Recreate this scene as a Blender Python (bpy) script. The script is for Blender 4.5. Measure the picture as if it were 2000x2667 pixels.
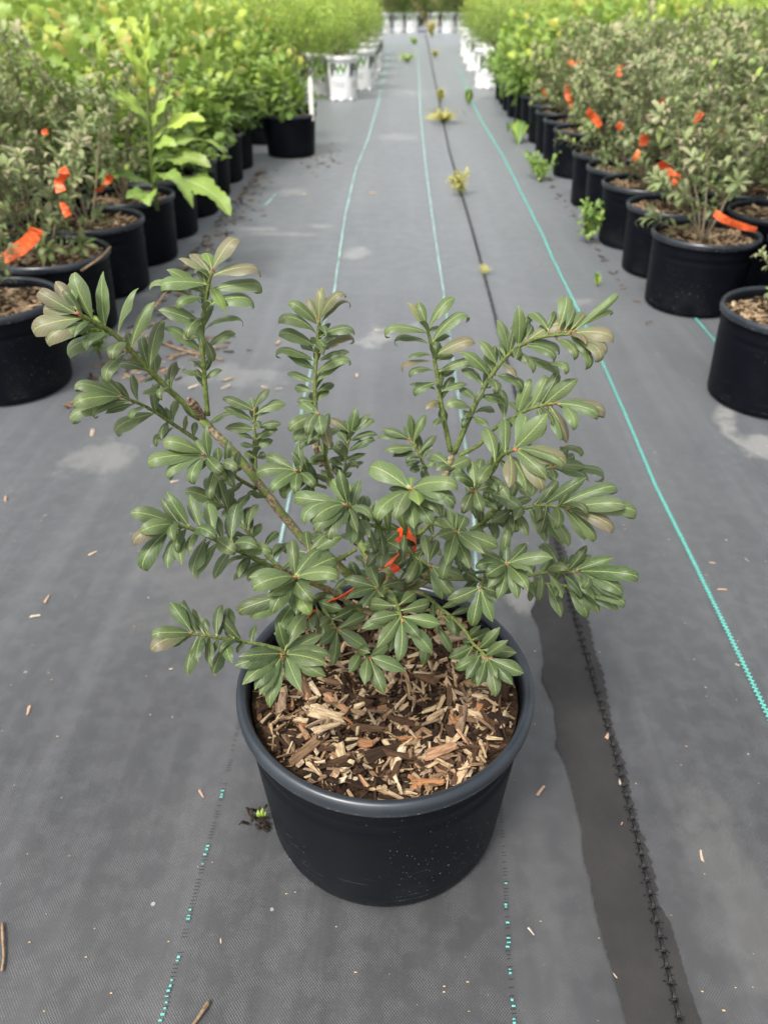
import bpy, math, random
import numpy as np
from mathutils import Vector, Matrix
R = math.radians
scn = bpy.context.scene
for o in list(bpy.data.objects):
    bpy.data.objects.remove(o)
C = scn.collection
random.seed(11)
rng = np.random.RandomState(11)

# ------------------------------------------------------------------ camera, sky, sun, exposure
cam_d = bpy.data.cameras.new('camera')
cam = bpy.data.objects.new('camera', cam_d); C.objects.link(cam)
cam.location = (0, 0, .9405)
cam.rotation_euler = (R(90 - 35.43), 0, R(1.6915))
cam_d.sensor_fit = 'VERTICAL'; cam_d.sensor_height = 36; cam_d.lens = 36 * 1932 / 2667
cam_d.clip_start = .02; cam_d.clip_end = 2000
cam_d.dof.use_dof = True; cam_d.dof.focus_distance = .755; cam_d.dof.aperture_fstop = 5.8
scn.camera = cam
w = bpy.data.worlds.new('World'); scn.world = w; w.use_nodes = True
nt = w.node_tree; bg = nt.nodes['Background']
sky = nt.nodes.new('ShaderNodeTexSky'); sky.sky_type = 'NISHITA'; sky.sun_disc = False
sky.sun_elevation = R(58); sky.sun_rotation = R(215); sky.air_density = 1; sky.dust_density = 4
hs = nt.nodes.new('ShaderNodeHueSaturation'); hs.inputs['Saturation'].default_value = .13
nt.links.new(sky.outputs[0], hs.inputs['Color']); nt.links.new(hs.outputs[0], bg.inputs[0])
bg.inputs[1].default_value = .115
sun_d = bpy.data.lights.new('sun', 'SUN'); sun_d.energy = 1.5; sun_d.angle = R(11); sun_d.color = (1, .96, .9)
sun = bpy.data.objects.new('sun', sun_d); C.objects.link(sun)
_d = Vector((math.sin(R(215)) * math.cos(R(58)), math.cos(R(215)) * math.cos(R(58)), math.sin(R(58))))
sun.rotation_euler = _d.to_track_quat('Z', 'Y').to_euler()
scn.view_settings.view_transform = 'Standard'; scn.view_settings.look = 'None'
scn.view_settings.gamma = 1; scn.view_settings.exposure = 1.25

# ------------------------------------------------------------------ node helpers and materials
class NT:
    def __init__(s, name):
        s.m = bpy.data.materials.new(name); s.m.use_nodes = True
        s.t = s.m.node_tree; s.b = s.t.nodes['Principled BSDF']; s.out = s.t.nodes['Material Output']
    def n(s, typ, **kw):
        x = s.t.nodes.new('ShaderNode' + typ)
        for k, v in kw.items(): setattr(x, k, v)
        return x
    def put(s, sock, v):
        if isinstance(v, bpy.types.NodeSocket): s.t.links.new(v, sock)
        elif isinstance(v, (tuple, list)) and len(v) == 3 and sock.type == 'RGBA': sock.default_value = (*v, 1)
        else: sock.default_value = v
    def math(s, op, a, b=0.0, c=0.0, clamp=False):
        x = s.n('Math', operation=op, use_clamp=clamp); s.put(x.inputs[0], a); s.put(x.inputs[1], b)
        s.put(x.inputs[2], c); return x.outputs[0]
    def mix(s, f, a, b, blend='MIX'):
        x = s.n('Mix', data_type='RGBA', blend_type=blend); s.put(x.inputs[0], f); s.put(x.inputs[6], a); s.put(x.inputs[7], b); return x.outputs[2]
    def ramp(s, f, pts, interp='LINEAR'):
        x = s.n('ValToRGB'); x.color_ramp.interpolation = interp; e = x.color_ramp.elements
        while len(e) < len(pts): e.new(.5)
        for q, (p, c) in zip(e, pts): q.position = p; q.color = (*c, 1) if len(c) == 3 else c
        s.put(x.inputs[0], f); return x.outputs[0]
    def smooth(s, f, a, b, lo=0.0, hi=1.0):
        x = s.n('MapRange', interpolation_type='SMOOTHSTEP'); s.put(x.inputs[0], f)
        for i, v in enumerate((a, b, lo, hi)): s.put(x.inputs[i + 1], v)
        return x.outputs[0]
    def obj(s): return s.n('TexCoord').outputs['Object']
    def mapping(s, v, scale=(1, 1, 1), loc=(0, 0, 0)):
        x = s.n('Mapping'); s.put(x.inputs[0], v); x.inputs[1].default_value = loc; x.inputs[3].default_value = scale; return x.outputs[0]
    def noise(s, v, scale, detail=3, rough=.55):
        x = s.n('TexNoise'); s.put(x.inputs['Vector'], v); x.inputs['Scale'].default_value = scale
        x.inputs['Detail'].default_value = detail; x.inputs['Roughness'].default_value = rough; return x.outputs[0]
    def voro(s, v, scale):
        x = s.n('TexVoronoi'); s.put(x.inputs['Vector'], v); x.inputs['Scale'].default_value = scale; return x
    def sep(s, v):
        x = s.n('SeparateXYZ'); s.put(x.inputs[0], v); return x.outputs
    def bump(s, h, strength, dist=.001):
        x = s.n('Bump'); s.put(x.inputs['Height'], h); x.inputs['Strength'].default_value = strength; x.inputs['Distance'].default_value = dist
        s.t.links.new(x.outputs[0], s.b.inputs['Normal']); return x.outputs[0]
    def done(s, col=None, rough=None, spec=None):
        if col is not None: s.put(s.b.inputs['Base Color'], col)
        if rough is not None: s.put(s.b.inputs['Roughness'], rough)
        if spec is not None: s.put(s.b.inputs['Specular IOR Level'], spec)
        return s.m

def plain(name, col, rough=.6, spec=.5, var=.25, scale=40):
    a = NT(name); n = a.noise(a.obj(), scale, 4)
    c = a.mix(a.smooth(n, .3, .7), tuple(x * (1 - var) for x in col), tuple(min(1, x * (1 + var)) for x in col))
    return a.done(c, rough, spec)

def leaf_material(name, source, dark, light, young, red, rib, rough=.43, translucent=.12, side_veins=True, spec=.36):
    """source 'object': tint from the object's colour; 'attribute': tint stored on the mesh."""
    a = NT(name)
    if source == 'object': tint = a.n('ObjectInfo').outputs['Color']
    else: tint = a.n('Attribute', attribute_name='tint').outputs['Color']
    tr, tg, tb = a.sep(tint)
    u, v, ly = a.sep(a.n('Attribute', attribute_name='luv').outputs['Vector'])
    au = a.math('ABSOLUTE', u)
    blot = a.noise(a.obj(), 6 if source == 'object' else 60, 3)
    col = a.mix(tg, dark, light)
    col = a.mix(a.math('MULTIPLY', tb, a.smooth(v, -.2, .5)), col, young)
    col = a.mix(a.math('MULTIPLY', a.smooth(blot, .35, .7), .22), col, tuple(x * 1.5 for x in light))
    if source == 'object':
        rnd = a.n('ObjectInfo').outputs['Random']; sp = a.voro(a.mapping(a.obj(), (1, 2.2, 1), (0, 0, 0)), 9)
        col = a.mix(a.math('MULTIPLY', a.math('LESS_THAN', sp.outputs['Distance'], .07), a.smooth(rnd, .5, .9, 0, .5)), col, (.30, .30, .14))
    else:
        rnd = a.n('ObjectInfo').outputs['Random']
        col = a.mix(1.0, col, a.ramp(rnd, [(0, (.62, .66, .60)), (.35, (.95, .95, .95)), (.7, (1.12, 1.06, .95)), (1, (.80, .92, .72))]), 'MULTIPLY')
    redf = a.math('MULTIPLY', tr, a.math('ADD', a.smooth(v, .05, 1.0, .12, .62), a.smooth(a.noise(a.obj(), 2.5 if source == 'object' else 30, 3), .35, .7, -.12, .22)), clamp=True)
    col = a.mix(redf, col, red)
    if side_veins:
        ph = a.math('SINE', a.math('MULTIPLY', a.math('SUBTRACT', v, a.math('MULTIPLY', au, .55)), 62.0))
        vein = a.math('MULTIPLY', a.smooth(ph, .82, 1.0), a.smooth(au, .0, .3, .26, .12))
        col = a.mix(vein, col, rib)
    ribm = a.math('MULTIPLY', a.math('SUBTRACT', 1.0, a.smooth(au, .006, .036)), a.math('SUBTRACT', 1.0, a.math('MULTIPLY', v, .6)))
    ribm = a.math('MULTIPLY', ribm, .95)
    col = a.mix(ribm, col, rib)
    col = a.mix(a.smooth(v, .02, .09, 1, 0), col, a.mix(tr, rib, (.38, .13, .06)))
    back = a.n('NewGeometry').outputs['Backfacing']
    col = a.mix(a.math('MULTIPLY', back, .65), col, tuple(min(1, x * 1.5 + .02) for x in light))
    a.done(col, rough, spec)
    h = a.math('ADD', a.math('MULTIPLY', ribm, -.6), a.math('MULTIPLY', blot, .5))
    if side_veins: h = a.math('SUBTRACT', h, a.math('MULTIPLY', vein, 2.0))
    a.bump(h, .35, .0012)
    if translucent:
        tl = a.n('BsdfTranslucent'); a.put(tl.inputs[0], a.mix(.5, col, young))
        mx = a.n('MixShader'); mx.inputs[0].default_value = translucent
        a.t.links.new(a.b.outputs[0], mx.inputs[1]); a.t.links.new(tl.outputs[0], mx.inputs[2]); a.t.links.new(mx.outputs[0], a.out.inputs[0])
    return a.m

BB = dict(dark=(.019, .040, .018), light=(.105, .150, .066), young=(.21, .32, .05), red=(.21, .12, .105), rib=(.36, .42, .13))
M_leaf = leaf_material('shrub_leaf', 'object', **BB)
M_leaf_many = leaf_material('shrub_leaf_many', 'attribute', **BB)
M_leaf_bg = leaf_material('grey_green_leaf', 'attribute', dark=(.045, .072, .028), light=(.25, .30, .15), young=(.34, .46, .07), red=(.46, .27, .26), rib=(.3, .36, .17), side_veins=False, spec=.22)
M_oak = leaf_material('lobed_leaf', 'attribute', dark=(.045, .10, .022), light=(.25, .38, .085), young=(.38, .46, .07), red=(.60, .30, .06), rib=(.42, .5, .15), side_veins=False, translucent=.25)
M_fine = leaf_material('fine_leaf', 'attribute', dark=(.055, .105, .022), light=(.34, .46, .10), young=(.48, .58, .09), red=(.4, .3, .08), rib=(.4, .5, .15), side_veins=False, translucent=.25)
M_hedge = leaf_material('dark_far_leaf', 'attribute', dark=(.035, .07, .02), light=(.13, .22, .04), young=(.3, .38, .05), red=(.3, .3, .08), rib=(.3, .4, .15), side_veins=False, translucent=.2)
M_weed = leaf_material('weed_leaf', 'object', dark=(.065, .14, .03), light=(.16, .28, .075), young=(.46, .58, .07), red=(.24, .10, .05), rib=(.48, .56, .27), translucent=.2)
M_dry = leaf_material('yellow_weed_leaf', 'object', dark=(.20, .21, .05), light=(.36, .37, .09), young=(.42, .41, .10), red=(.45, .2, .08), rib=(.55, .5, .2), side_veins=False)

def bark(name, a_col, b_col, streak):
    a = NT(name); o = a.obj()
    n = a.noise(a.mapping(o, (1, 1, 1)), 260, 5, .65); n2 = a.noise(o, 55, 3)
    col = a.mix(a.smooth(n, .38, .66), a_col, b_col)
    col = a.mix(a.smooth(n2, 1 - streak, 1.05 - streak + .1), col, (.14, .19, .05))
    a.bump(n, .8, .0015)
    return a.done(col, .75, .25)
M_wood = bark('stem_wood', (.12, .085, .05), (.40, .32, .21), .55)
M_green = bark('stem_green', (.085, .115, .032), (.17, .21, .06), .40)
M_bud = plain('red_brown_bud', (.30, .13, .07), .6, .3, .4, 400)
M_dead = bark('stem_dead', (.09, .05, .03), (.36, .28, .2), .1)
M_tan_stem = bark('stem_tan', (.16, .13, .08), (.30, .25, .16), .3)

def pot_material():
    a = NT('black_pot_plastic'); o = a.obj()
    n = a.noise(o, 9, 4); streak = a.noise(a.mapping(o, (14, 14, 60)), 3, 3)
    v = a.voro(o, 62); dot = a.math('MULTIPLY', a.math('LESS_THAN', v.outputs['Distance'], .06), a.smooth(a.noise(o, 5, 2), .5, .62))
    v2 = a.voro(o, 150); dot2 = a.math('MULTIPLY', a.math('LESS_THAN', v2.outputs['Distance'], .08), a.smooth(a.noise(o, 7, 2), .5, .6))
    x, y, z = a.sep(o)
    dust = a.math('MULTIPLY', a.smooth(n, .45, .75), a.smooth(z, .0, .16, .12, .015))
    scr = a.noise(a.mapping(o, (4, 4, 90)), 3, 4, .7)
    col = a.mix(dust, (.0030, .0040, .0068), (.08, .076, .072))
    col = a.mix(a.math('MULTIPLY', a.smooth(scr, .62, .72), a.smooth(z, .02, .12, .55, .06)), col, (.13, .13, .13))
    col = a.mix(a.math('MAXIMUM', dot, dot2), col, (.30, .28, .25))
    a.bump(a.math('ADD', streak, a.math('MULTIPLY', dot, 3.0)), .12, .001)
    return a.done(col, a.smooth(n, .3, .7, .40, .52), .10)
M_pot = pot_material()
def rim_material():
    a = NT('black_pot_rim'); o = a.obj(); n = a.noise(o, 14, 4)
    col = a.mix(a.smooth(n, .4, .8), (.014, .019, .026), (.028, .036, .045))
    x, y, z = a.sep(o)
    sc = a.math('MULTIPLY', a.smooth(a.noise(o, 300, 3, .7), .56, .66), a.smooth(z, .2385, .2425, 1, 0))
    col = a.mix(sc, col, (.25, .25, .25))
    a.bump(a.noise(a.mapping(o, (1, 1, 3)), 60, 3), .06, .001)
    return a.done(col, a.smooth(n, .3, .7, .26, .40), .6)
M_rim = rim_material()
def white_pot_material():
    a = NT('white_pot_plastic'); o = a.obj(); n = a.noise(o, 8, 4)
    col = a.mix(a.smooth(n, .45, .8), (.90, .90, .90), (.82, .82, .81))
    return a.done(col, .45, .5)
M_white = white_pot_material()
M_print_black = plain('black_print', (.05, .05, .05), .6)
M_print_green = plain('green_print', (.12, .28, .05), .6)
M_print_grey = plain('grey_print', (.38, .38, .38), .6)

CHIP = [(0, (.018, .011, .007)), (.18, (.050, .028, .016)), (.30, (.10, .056, .031)), (.38, (.28, .18, .105)), (.48, (.50, .36, .21)),
        (.62, (.66, .52, .32)), (.70, (.36, .27, .20)), (.77, (.40, .18, .07)), (.84, (.74, .62, .43)), (.93, (.16, .09, .055)), (1, (.58, .44, .27))]
def chip_material(name, source):
    a = NT(name)
    if source == 'object':
        t = a.n('ObjectInfo').outputs['Random']; o = a.obj(); g = a.noise(a.mapping(o, (.22, 1, 1)), 7, 4, .7); g2 = a.noise(o, 2.2, 3)
    else:
        t = a.sep(a.n('Attribute', attribute_name='tint').outputs['Color'])[0]; o = a.n('Attribute', attribute_name='luv').outputs['Vector']
        g = a.noise(a.mapping(o, (.22, 1, 1)), 7, 4, .7); g2 = a.noise(o, 2.2, 3)
    col = a.ramp(t, CHIP)
    col = a.mix(a.smooth(g, .36, .62, 0, .85), col, a.mix(1.0, col, (.40, .34, .29), 'MULTIPLY'))
    col = a.mix(a.smooth(g2, .56, .72, 0, .7), col, (.05, .03, .02))
    a.bump(g, .9, .0012)
    return a.done(col, .85, .2)
M_chip = chip_material('wood_chip', 'object')
M_chip_many = chip_material('wood_chip_many', 'attribute')
def soil_material():
    a = NT('dark_soil'); o = a.obj(); n = a.noise(o, 90, 6, .7)
    a.bump(n, 1, .006)
    return a.done(a.ramp(n, [(.3, (.012, .008, .005)), (.55, (.045, .027, .016)), (.75, (.12, .075, .042))]), .95, .1)
M_soil = soil_material()
def tape_material():
    a = NT('orange_tape'); n = a.noise(a.obj(), 60, 3)
    return a.done(a.mix(a.smooth(n, .3, .7), (.90, .065, .014), (.97, .15, .035)), .35, .5)
M_tape = tape_material()
M_tape_bg = plain('tape_orange', (.86, .14, .04), .4, .4, .25, 60)
M_tape_faded = plain('faded_orange_tape', (.90, .27, .10), .5, .4, .2, 60)

def fabric_material(name, wet):
    a = NT(name); o = a.obj(); x, y, z = a.sep(o)
    # woven tapes: warp along y, weft along x, 3.4 mm apart
    k = 2 * math.pi / .0034
    wx = a.math('SINE', a.math('MULTIPLY', x, k)); wy = a.math('SINE', a.math('MULTIPLY', y, k * .86))
    weave = a.math('MULTIPLY', a.math('MULTIPLY', wx, wy), a.smooth(a.noise(o, 30, 3), .38, .62, .25, 1))
    far = a.smooth(y, .9, 2.2, 1, 0)
    streak = a.noise(a.mapping(o, (55, .8, 1)), 1, 4, .6)
    streak2 = a.noise(a.mapping(o, (9, .35, 1)), 1, 4, .6)
    big = a.noise(o, 2.2, 4, .6); mid = a.noise(o, 14, 5, .65); fine = a.noise(o, 160, 3)
    if wet:
        col = a.mix(a.smooth(mid, .3, .7), (.023, .022, .022), (.033, .031, .030))
    else:
        col = a.mix(a.smooth(big, .3, .7), (.025, .025, .026), (.042, .042, .043))
        col = a.mix(a.smooth(streak, .35, .68, 0, .35), col, (.040, .040, .044))
        col = a.mix(a.smooth(streak2, .45, .7, 0, .35), col, (.095, .095, .098))
        # dried silt: pale mud where water has stood; one patch paints weave sheen
        silt = None
        for (px, py, rx, ry, amt) in SILT_SHEEN:
            dx = a.math('DIVIDE', a.math('SUBTRACT', x, px), rx); dy = a.math('DIVIDE', a.math('SUBTRACT', y, py), ry)
            d = a.math('SQRT', a.math('ADD', a.math('MULTIPLY', dx, dx), a.math('MULTIPLY', dy, dy)))
            f = a.math('MULTIPLY', a.smooth(a.math('ADD', d, a.math('MULTIPLY', a.math('SUBTRACT', mid, .5), 2.6)), .35, 1.05, 1, 0), amt)
            silt = f if silt is None else a.math('MAXIMUM', silt, f)
        for (px, py, r, wd, amt, lo, hi) in RINGS:
            dx = a.math('SUBTRACT', x, px); dy = a.math('SUBTRACT', y, py)
            d = a.math('SQRT', a.math('ADD', a.math('MULTIPLY', dx, dx), a.math('MULTIPLY', dy, dy)))
            d = a.math('ADD', d, a.math('MULTIPLY', a.math('SUBTRACT', mid, .5), .07))
            f = a.smooth(a.math('ABSOLUTE', a.math('SUBTRACT', d, r)), wd * .3, wd, 1, 0)
            f = a.math('MULTIPLY', f, a.smooth(mid, .36, .56, .15, amt))
            silt = a.math('MAXIMUM', silt, f)
        col = a.mix(silt, col, (.30, .29, .26))
        # long creases: the shade of the folds painted in as dark lines
        for (cx, sl, amt) in ((-.66, .055, .5), (-.36, .02, .3), (.47, .015, .25), (.80, -.02, .3)):
            d = a.math('ABSOLUTE', a.math('SUBTRACT', a.math('SUBTRACT', x, cx), a.math('ADD', a.math('MULTIPLY', y, sl), a.math('MULTIPLY', a.math('SUBTRACT', big, .5), .05))))
            col = a.mix(a.math('MULTIPLY', a.smooth(d, .001, .009, 1, 0), a.smooth(mid, .35, .6, .1, amt)), col, (.022, .022, .023))
        spots = a.math('MULTIPLY', a.math('LESS_THAN', a.voro(o, 9).outputs['Distance'], .05), a.smooth(mid, .45, .6))
        col = a.mix(a.math('MULTIPLY', spots, .8), col, (.03, .03, .03))
        pale = a.math('MULTIPLY', a.math('LESS_THAN', a.voro(a.mapping(o, (1, 1, 1), (3, 5, 0)), 17).outputs['Distance'], .045), a.smooth(mid, .48, .56))
        col = a.mix(a.math('MULTIPLY', pale, .6), col, (.4, .39, .37))
    wv = a.math('MULTIPLY', a.smooth(weave, .2, .9), far)
    col = a.mix(a.math('MULTIPLY', wv, .34), col, (.17, .17, .175) if not wet else (.026, .024, .023))  # pale dots on the dry fabric paint the weave's glints into the colour
    h = a.math('ADD', a.math('MULTIPLY', a.math('MULTIPLY', weave, far), .5), a.math('ADD', a.math('MULTIPLY', streak, 1.2), a.math('MULTIPLY', fine, .5)))
    wr = a.noise(a.mapping(o, (7, 1.1, 1)), 1, 3, .5)
    h = a.math('ADD', h, a.math('MULTIPLY', wr, 9.0))
    a.bump(h, .34, .0012)
    if not wet:
        a.b.inputs['Sheen Weight'].default_value = .75; a.b.inputs['Sheen Roughness'].default_value = .45; a.b.inputs['Sheen Tint'].default_value = (.9, .95, 1, 1)
    return a.done(col, a.smooth(mid, .3, .7, .36, .50) if not wet else .5, .7 if not wet else .3)
SILT_SHEEN = [(-.70, 3.60, .12, .035, .4), (-.42, 3.66, .10, .03, .35), (-.56, 3.52, .20, .03, .3), (-.74, 1.53, .09, .11, .28), (-.64, 4.38, .10, .12, .3), (-.09, 2.30, .07, .09, .4), (-.21, 3.23, .06, .10, .4), (.033, 2.41, .03, .04, .3),
        (-1.10, 4.56, .15, .12, .5), (.22, 1.07, .04, .07, .4), (.95, 1.62, .15, .07, .5), (-.35, 1.05, .2, .15, .08),
        (-.08, 6.2, .2, .25, .3), (.02, 9.0, .25, .4, .3), (-.95, 2.25, .15, .2, .2), (.43, .50, .06, .20, .10), (-.5, 2.0, .2, .09, .2), (.62, 2.66, .08, .05, .25)]  # narrow faint patch right of the damp strip is painted weave sheen
RINGS = [(1.03, 1.72, .19, .035, .5, 0, 0)]
M_fabric = fabric_material('weed_fabric', False)
M_damp = fabric_material('damp_fabric', True)
M_teal = plain('teal_thread', (.11, .42, .36), .5, .4, .2, 200)
M_teal_dusty = plain('dusty_teal_thread', (.27, .42, .39), .7, .2, .3, 9)
M_seam = plain('black_seam_thread', (.012, .012, .013), .5, .4, .4, 300)
def field_material():
    a = NT('straw_field'); o = a.obj(); n = a.noise(o, .6, 5, .65)
    return a.done(a.ramp(n, [(.3, (.33, .24, .10)), (.6, (.52, .40, .19)), (.8, (.25, .30, .08))]), .9, .1)
M_field = field_material()
M_twig = plain('twig_bark', (.22, .15, .09), .8, .2, .4, 90)
M_clod = plain('dark_clod', (.03, .022, .016), .95, .1, .5, 200)
M_tag = plain('white_tag', (.78, .77, .70), .5, .4, .08)
M_pebble = plain('tan_pebble', (.42, .30, .17), .8, .2, .3, 60)

# ------------------------------------------------------------------ object helpers
def props(o, label=None, cat=None, group=None, kind=None):
    if label: o['label'] = label
    if cat: o['category'] = cat
    if group: o['group'] = group
    if kind: o['kind'] = kind
    return o
def link(name, mesh, parent=None, loc=None):
    o = bpy.data.objects.new(name, mesh); C.objects.link(o)
    if parent is not None: o.parent = parent
    if loc is not None: o.location = loc
    return o
def root(name, loc, label, cat, group=None, rz=0, s=1):
    o = bpy.data.objects.new(name, None); C.objects.link(o); o.location = loc; o.rotation_euler = (0, 0, rz); o.scale = (s, s, s)
    o.empty_display_size = .05
    return props(o, label, cat, group)
def mesh_of(name, verts, faces, mat, smooth=True, attrs=None):
    me = bpy.data.meshes.new(name)
    me.from_pydata([tuple(v) for v in verts], [], [tuple(f) for f in faces])
    me.materials.append(mat)
    if smooth: me.polygons.foreach_set('use_smooth', [True] * len(me.polygons))
    if attrs:
        for k, v in attrs.items():
            v = np.asarray(v, np.float32)
            if v.shape[1] == 3:
                at = me.attributes.new(k, 'FLOAT_VECTOR', 'POINT'); at.data.foreach_set('vector', v.ravel())
            else:
                at = me.attributes.new(k, 'FLOAT_COLOR', 'POINT'); at.data.foreach_set('color', v.ravel())
    me.update(); return me
class MB:
    def __init__(s): s.v = []; s.f = []
    def add(s, v, f):
        o = len(s.v); s.v += [tuple(x) for x in v]; s.f += [tuple(i + o for i in q) for q in f]
    def mesh(s, name, mat, smooth=True): return mesh_of(name, s.v, s.f, mat, smooth)
def lathe(prof, n=64):
    v = []; f = []
    for r, z in prof:
        for i in range(n):
            a = 2 * math.pi * i / n; v.append((r * math.cos(a), r * math.sin(a), z))
    for j in range(len(prof) - 1):
        for i in range(n):
            k = (i + 1) % n; f.append((j * n + i, j * n + k, (j + 1) * n + k, (j + 1) * n + i))
    return v, f
def spline(P, sub=5):
    P = [np.array(p, float) for p in P]
    if len(P) < 3: return [P[0] + (P[-1] - P[0]) * t / sub for t in range(sub + 1)]
    Q = [2 * P[0] - P[1]] + P + [2 * P[-1] - P[-2]]; out = []
    for i in range(1, len(Q) - 2):
        for k in range(sub):
            t = k / sub; a, b, c, d = Q[i - 1:i + 3]
            out.append(.5 * (2 * b + (c - a) * t + (2 * a - 5 * b + 4 * c - d) * t * t + (3 * b - a - 3 * c + d) * t ** 3))
    out.append(P[-1]); return out
def tube(P, r0, r1, n=7, lump=0.0, cap=True):
    P = [Vector(p) for p in P]; v = []; f = []; m = len(P)
    t = (P[1] - P[0]).normalized(); u = t.orthogonal().normalized()
    for i, p in enumerate(P):
        t = (P[min(i + 1, m - 1)] - P[max(i - 1, 0)]).normalized()
        u = (u - t * u.dot(t)).normalized(); q = t.cross(u)
        r = r0 + (r1 - r0) * i / (m - 1)
        for k in range(n):
            a = 2 * math.pi * k / n; rr = r * (1 + lump * rng.uniform(-1, 1))
            v.append(p + u * (rr * math.cos(a)) + q * (rr * math.sin(a)))
    for i in range(m - 1):
        for k in range(n):
            l = (k + 1) % n; f.append((i * n + k, i * n + l, (i + 1) * n + l, (i + 1) * n + k))
    if cap: f.append(tuple(range(n))[::-1]); f.append(tuple((m - 1) * n + k for k in range(n)))
    return v, f
def rot_frame(y, z):
    y = Vector(y).normalized(); z = Vector(z); z = z - y * z.dot(y)
    if z.length < 1e-4: z = y.orthogonal()
    z.normalize(); x = y.cross(z); return x, y, z

# ------------------------------------------------------------------ leaf shapes (base at 0, tip at y = 1, upper side +z)
def leaf_shape(rows=12, cols=4, k1=.5, k2=.5, fold=.25, peak=.55, roll=.25, wave=0.0, seed=0, lobes=0, blunt=0.0):
    rs = np.random.RandomState(seed); ts = np.linspace(0, 1, rows + 1)
    th = -(k1 * ts + k2 * np.clip((ts - .55) / .45, 0, 1) ** 2); th = th + rs.uniform(-.05, .05)
    y = np.concatenate([[0], np.cumsum(np.cos(th[1:]))]); z = np.concatenate([[0], np.cumsum(np.sin(th[1:]))])
    d = math.hypot(y[-1], z[-1]); a = math.atan2(z[-1], y[-1]); y, z = y / d, z / d
    y, z = y * math.cos(-a) - z * math.sin(-a), y * math.sin(-a) + z * math.cos(-a); th = th - a
    p = math.log(.5) / math.log(peak)
    wd = np.sin(math.pi * np.clip(ts, 0, 1) ** p) ** (.93 - .36 * blunt); wd = np.maximum(wd, .035); wd[-1] = .02
    v = []; luv = []
    side = rs.uniform(-.16, .16); tws = rs.uniform(-.5, .5)
    for i, t in enumerate(ts):
        for j in range(cols + 1):
            x = (j / cols - .5) * wd[i]
            if lobes and j in (0, cols): x *= 1 + lobes * (.28 if i % 2 else -.25)
            ax = abs(x); up = fold * ax * (1 - .5 * t) - roll * ax * ax * 1.6 + tws * x * (t - .4) + wave * math.sin(t * 17 + (j > cols / 2) * 2 + seed) * (ax * 2)
            nx, ny = -math.sin(th[i]), math.cos(th[i])
            v.append((x + side * math.sin(math.pi * t) * .3, y[i] + up * nx * .4, z[i] + up * ny * .4)); luv.append((x, t, y[i]))
    n = cols + 1
    f = [(i * n + j, i * n + j + 1, (i + 1) * n + j + 1, (i + 1) * n + j) for i in range(rows) for j in range(cols)]
    return np.array(v), f, np.array(luv)
def leaf_many(name, shapes, items, mat):
    """one joined mesh of many leaves; items: (base, ydir*len, normal, width, tint, shape index)"""
    V = []; F = []; L = []; T = []; o = 0
    for (b, d, nrm, wdt, tint, si) in items:
        sv, sf, sl = shapes[si % len(shapes)]; ln = np.linalg.norm(d); x, y, z = rot_frame(d, nrm)
        A = np.array([np.array(x) * wdt, np.array(y) * ln, np.array(z) * ln])
        V.append(sv @ A + np.asarray(b)); L.append(sl); T.append(np.tile((*tint, 1), (len(sv), 1)))
        F += [tuple(i + o for i in q) for q in sf]; o += len(sv)
    return mesh_of(name, np.concatenate(V), F, mat, True, {'luv': np.concatenate(L), 'tint': np.concatenate(T)})

# ------------------------------------------------------------------ ground
fv = [(-90, -20, -.02), (90, -20, -.02), (90, 400, -.02), (-90, 400, -.02)]
props(link('field', mesh_of('field', fv, [(0, 1, 2, 3)], M_field)), kind='structure')
gx = np.linspace(-9, 9, 25); gy = np.linspace(-1.5, 30, 43)
gv = [(x, y, 0) for y in gy for x in gx]
gf = [(j * 25 + i, j * 25 + i + 1, (j + 1) * 25 + i + 1, (j + 1) * 25 + i) for j in range(42) for i in range(24)]
ground = props(link('ground_fabric', mesh_of('ground_fabric', gv, gf, M_fabric)), kind='structure')

def resample(P, step):
    P = [np.array(p) for p in P]; out = [P[0]]
    for a, b in zip(P[:-1], P[1:]):
        n = max(1, int(round(np.linalg.norm(b - a) / step)))
        out += [a + (b - a) * k / n for k in range(1, n + 1)]
    return out
DAMP_L = [(.268, .10), (.262, .20), (.258, .35), (.255, .399), (.251, .431), (.249, .472), (.25, .511), (.246, .535), (.252, .585), (.25, .65), (.247, .687), (.238, .717), (.243, .738),
          (.248, .798), (.241, .825), (.236, .848), (.246, .893), (.249, .967), (.238, 1.012), (.253, 1.042), (.27, 1.10), (.30, 1.18), (.312, 1.3)]
DAMP_R = [(.346, .10), (.346, .20), (.344, .353), (.341, .393), (.341, .426), (.34, .459), (.332, .483), (.331, .499), (.335, .531), (.333, .562), (.33, .594), (.332, .638), (.334, .689), (.334, .716),
          (.331, .74), (.333, .77), (.336, .818), (.34, .871), (.336, .905), (.338, .953), (.34, .986), (.336, 1.1), (.332, 1.2), (.326, 1.3)]
def at_y(P, y):
    for (x0, y0), (x1, y1) in zip(P[:-1], P[1:]):
        if y0 <= y <= y1: return x0 + (x1 - x0) * (y - y0) / (y1 - y0)
    return P[-1][0] if y > P[-1][1] else P[0][0]
ys = np.arange(.10, 1.2999, .004); dv = []; df = []
for i, y in enumerate(ys):
    l = at_y(DAMP_L, y) + rng.uniform(-.0012, .0012)
    saw = ((y / .0172) % 1.0)
    r = at_y(DAMP_R, y) + (.006 * (1 - saw) if y > .5 else 0) - .003 + rng.uniform(-.0008, .0008)
    dv += [(l, y, .003), ((l + r) / 2, y, .003), (r, y, .003)]
    if i: k = 3 * i; df += [(k - 3, k - 2, k + 1, k), (k - 2, k - 1, k + 2, k + 1)]
props(link('damp_stain', mesh_of('damp_stain', dv, df, M_damp), ground), 'brownish damp strip of ground fabric along the black seam')

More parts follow.
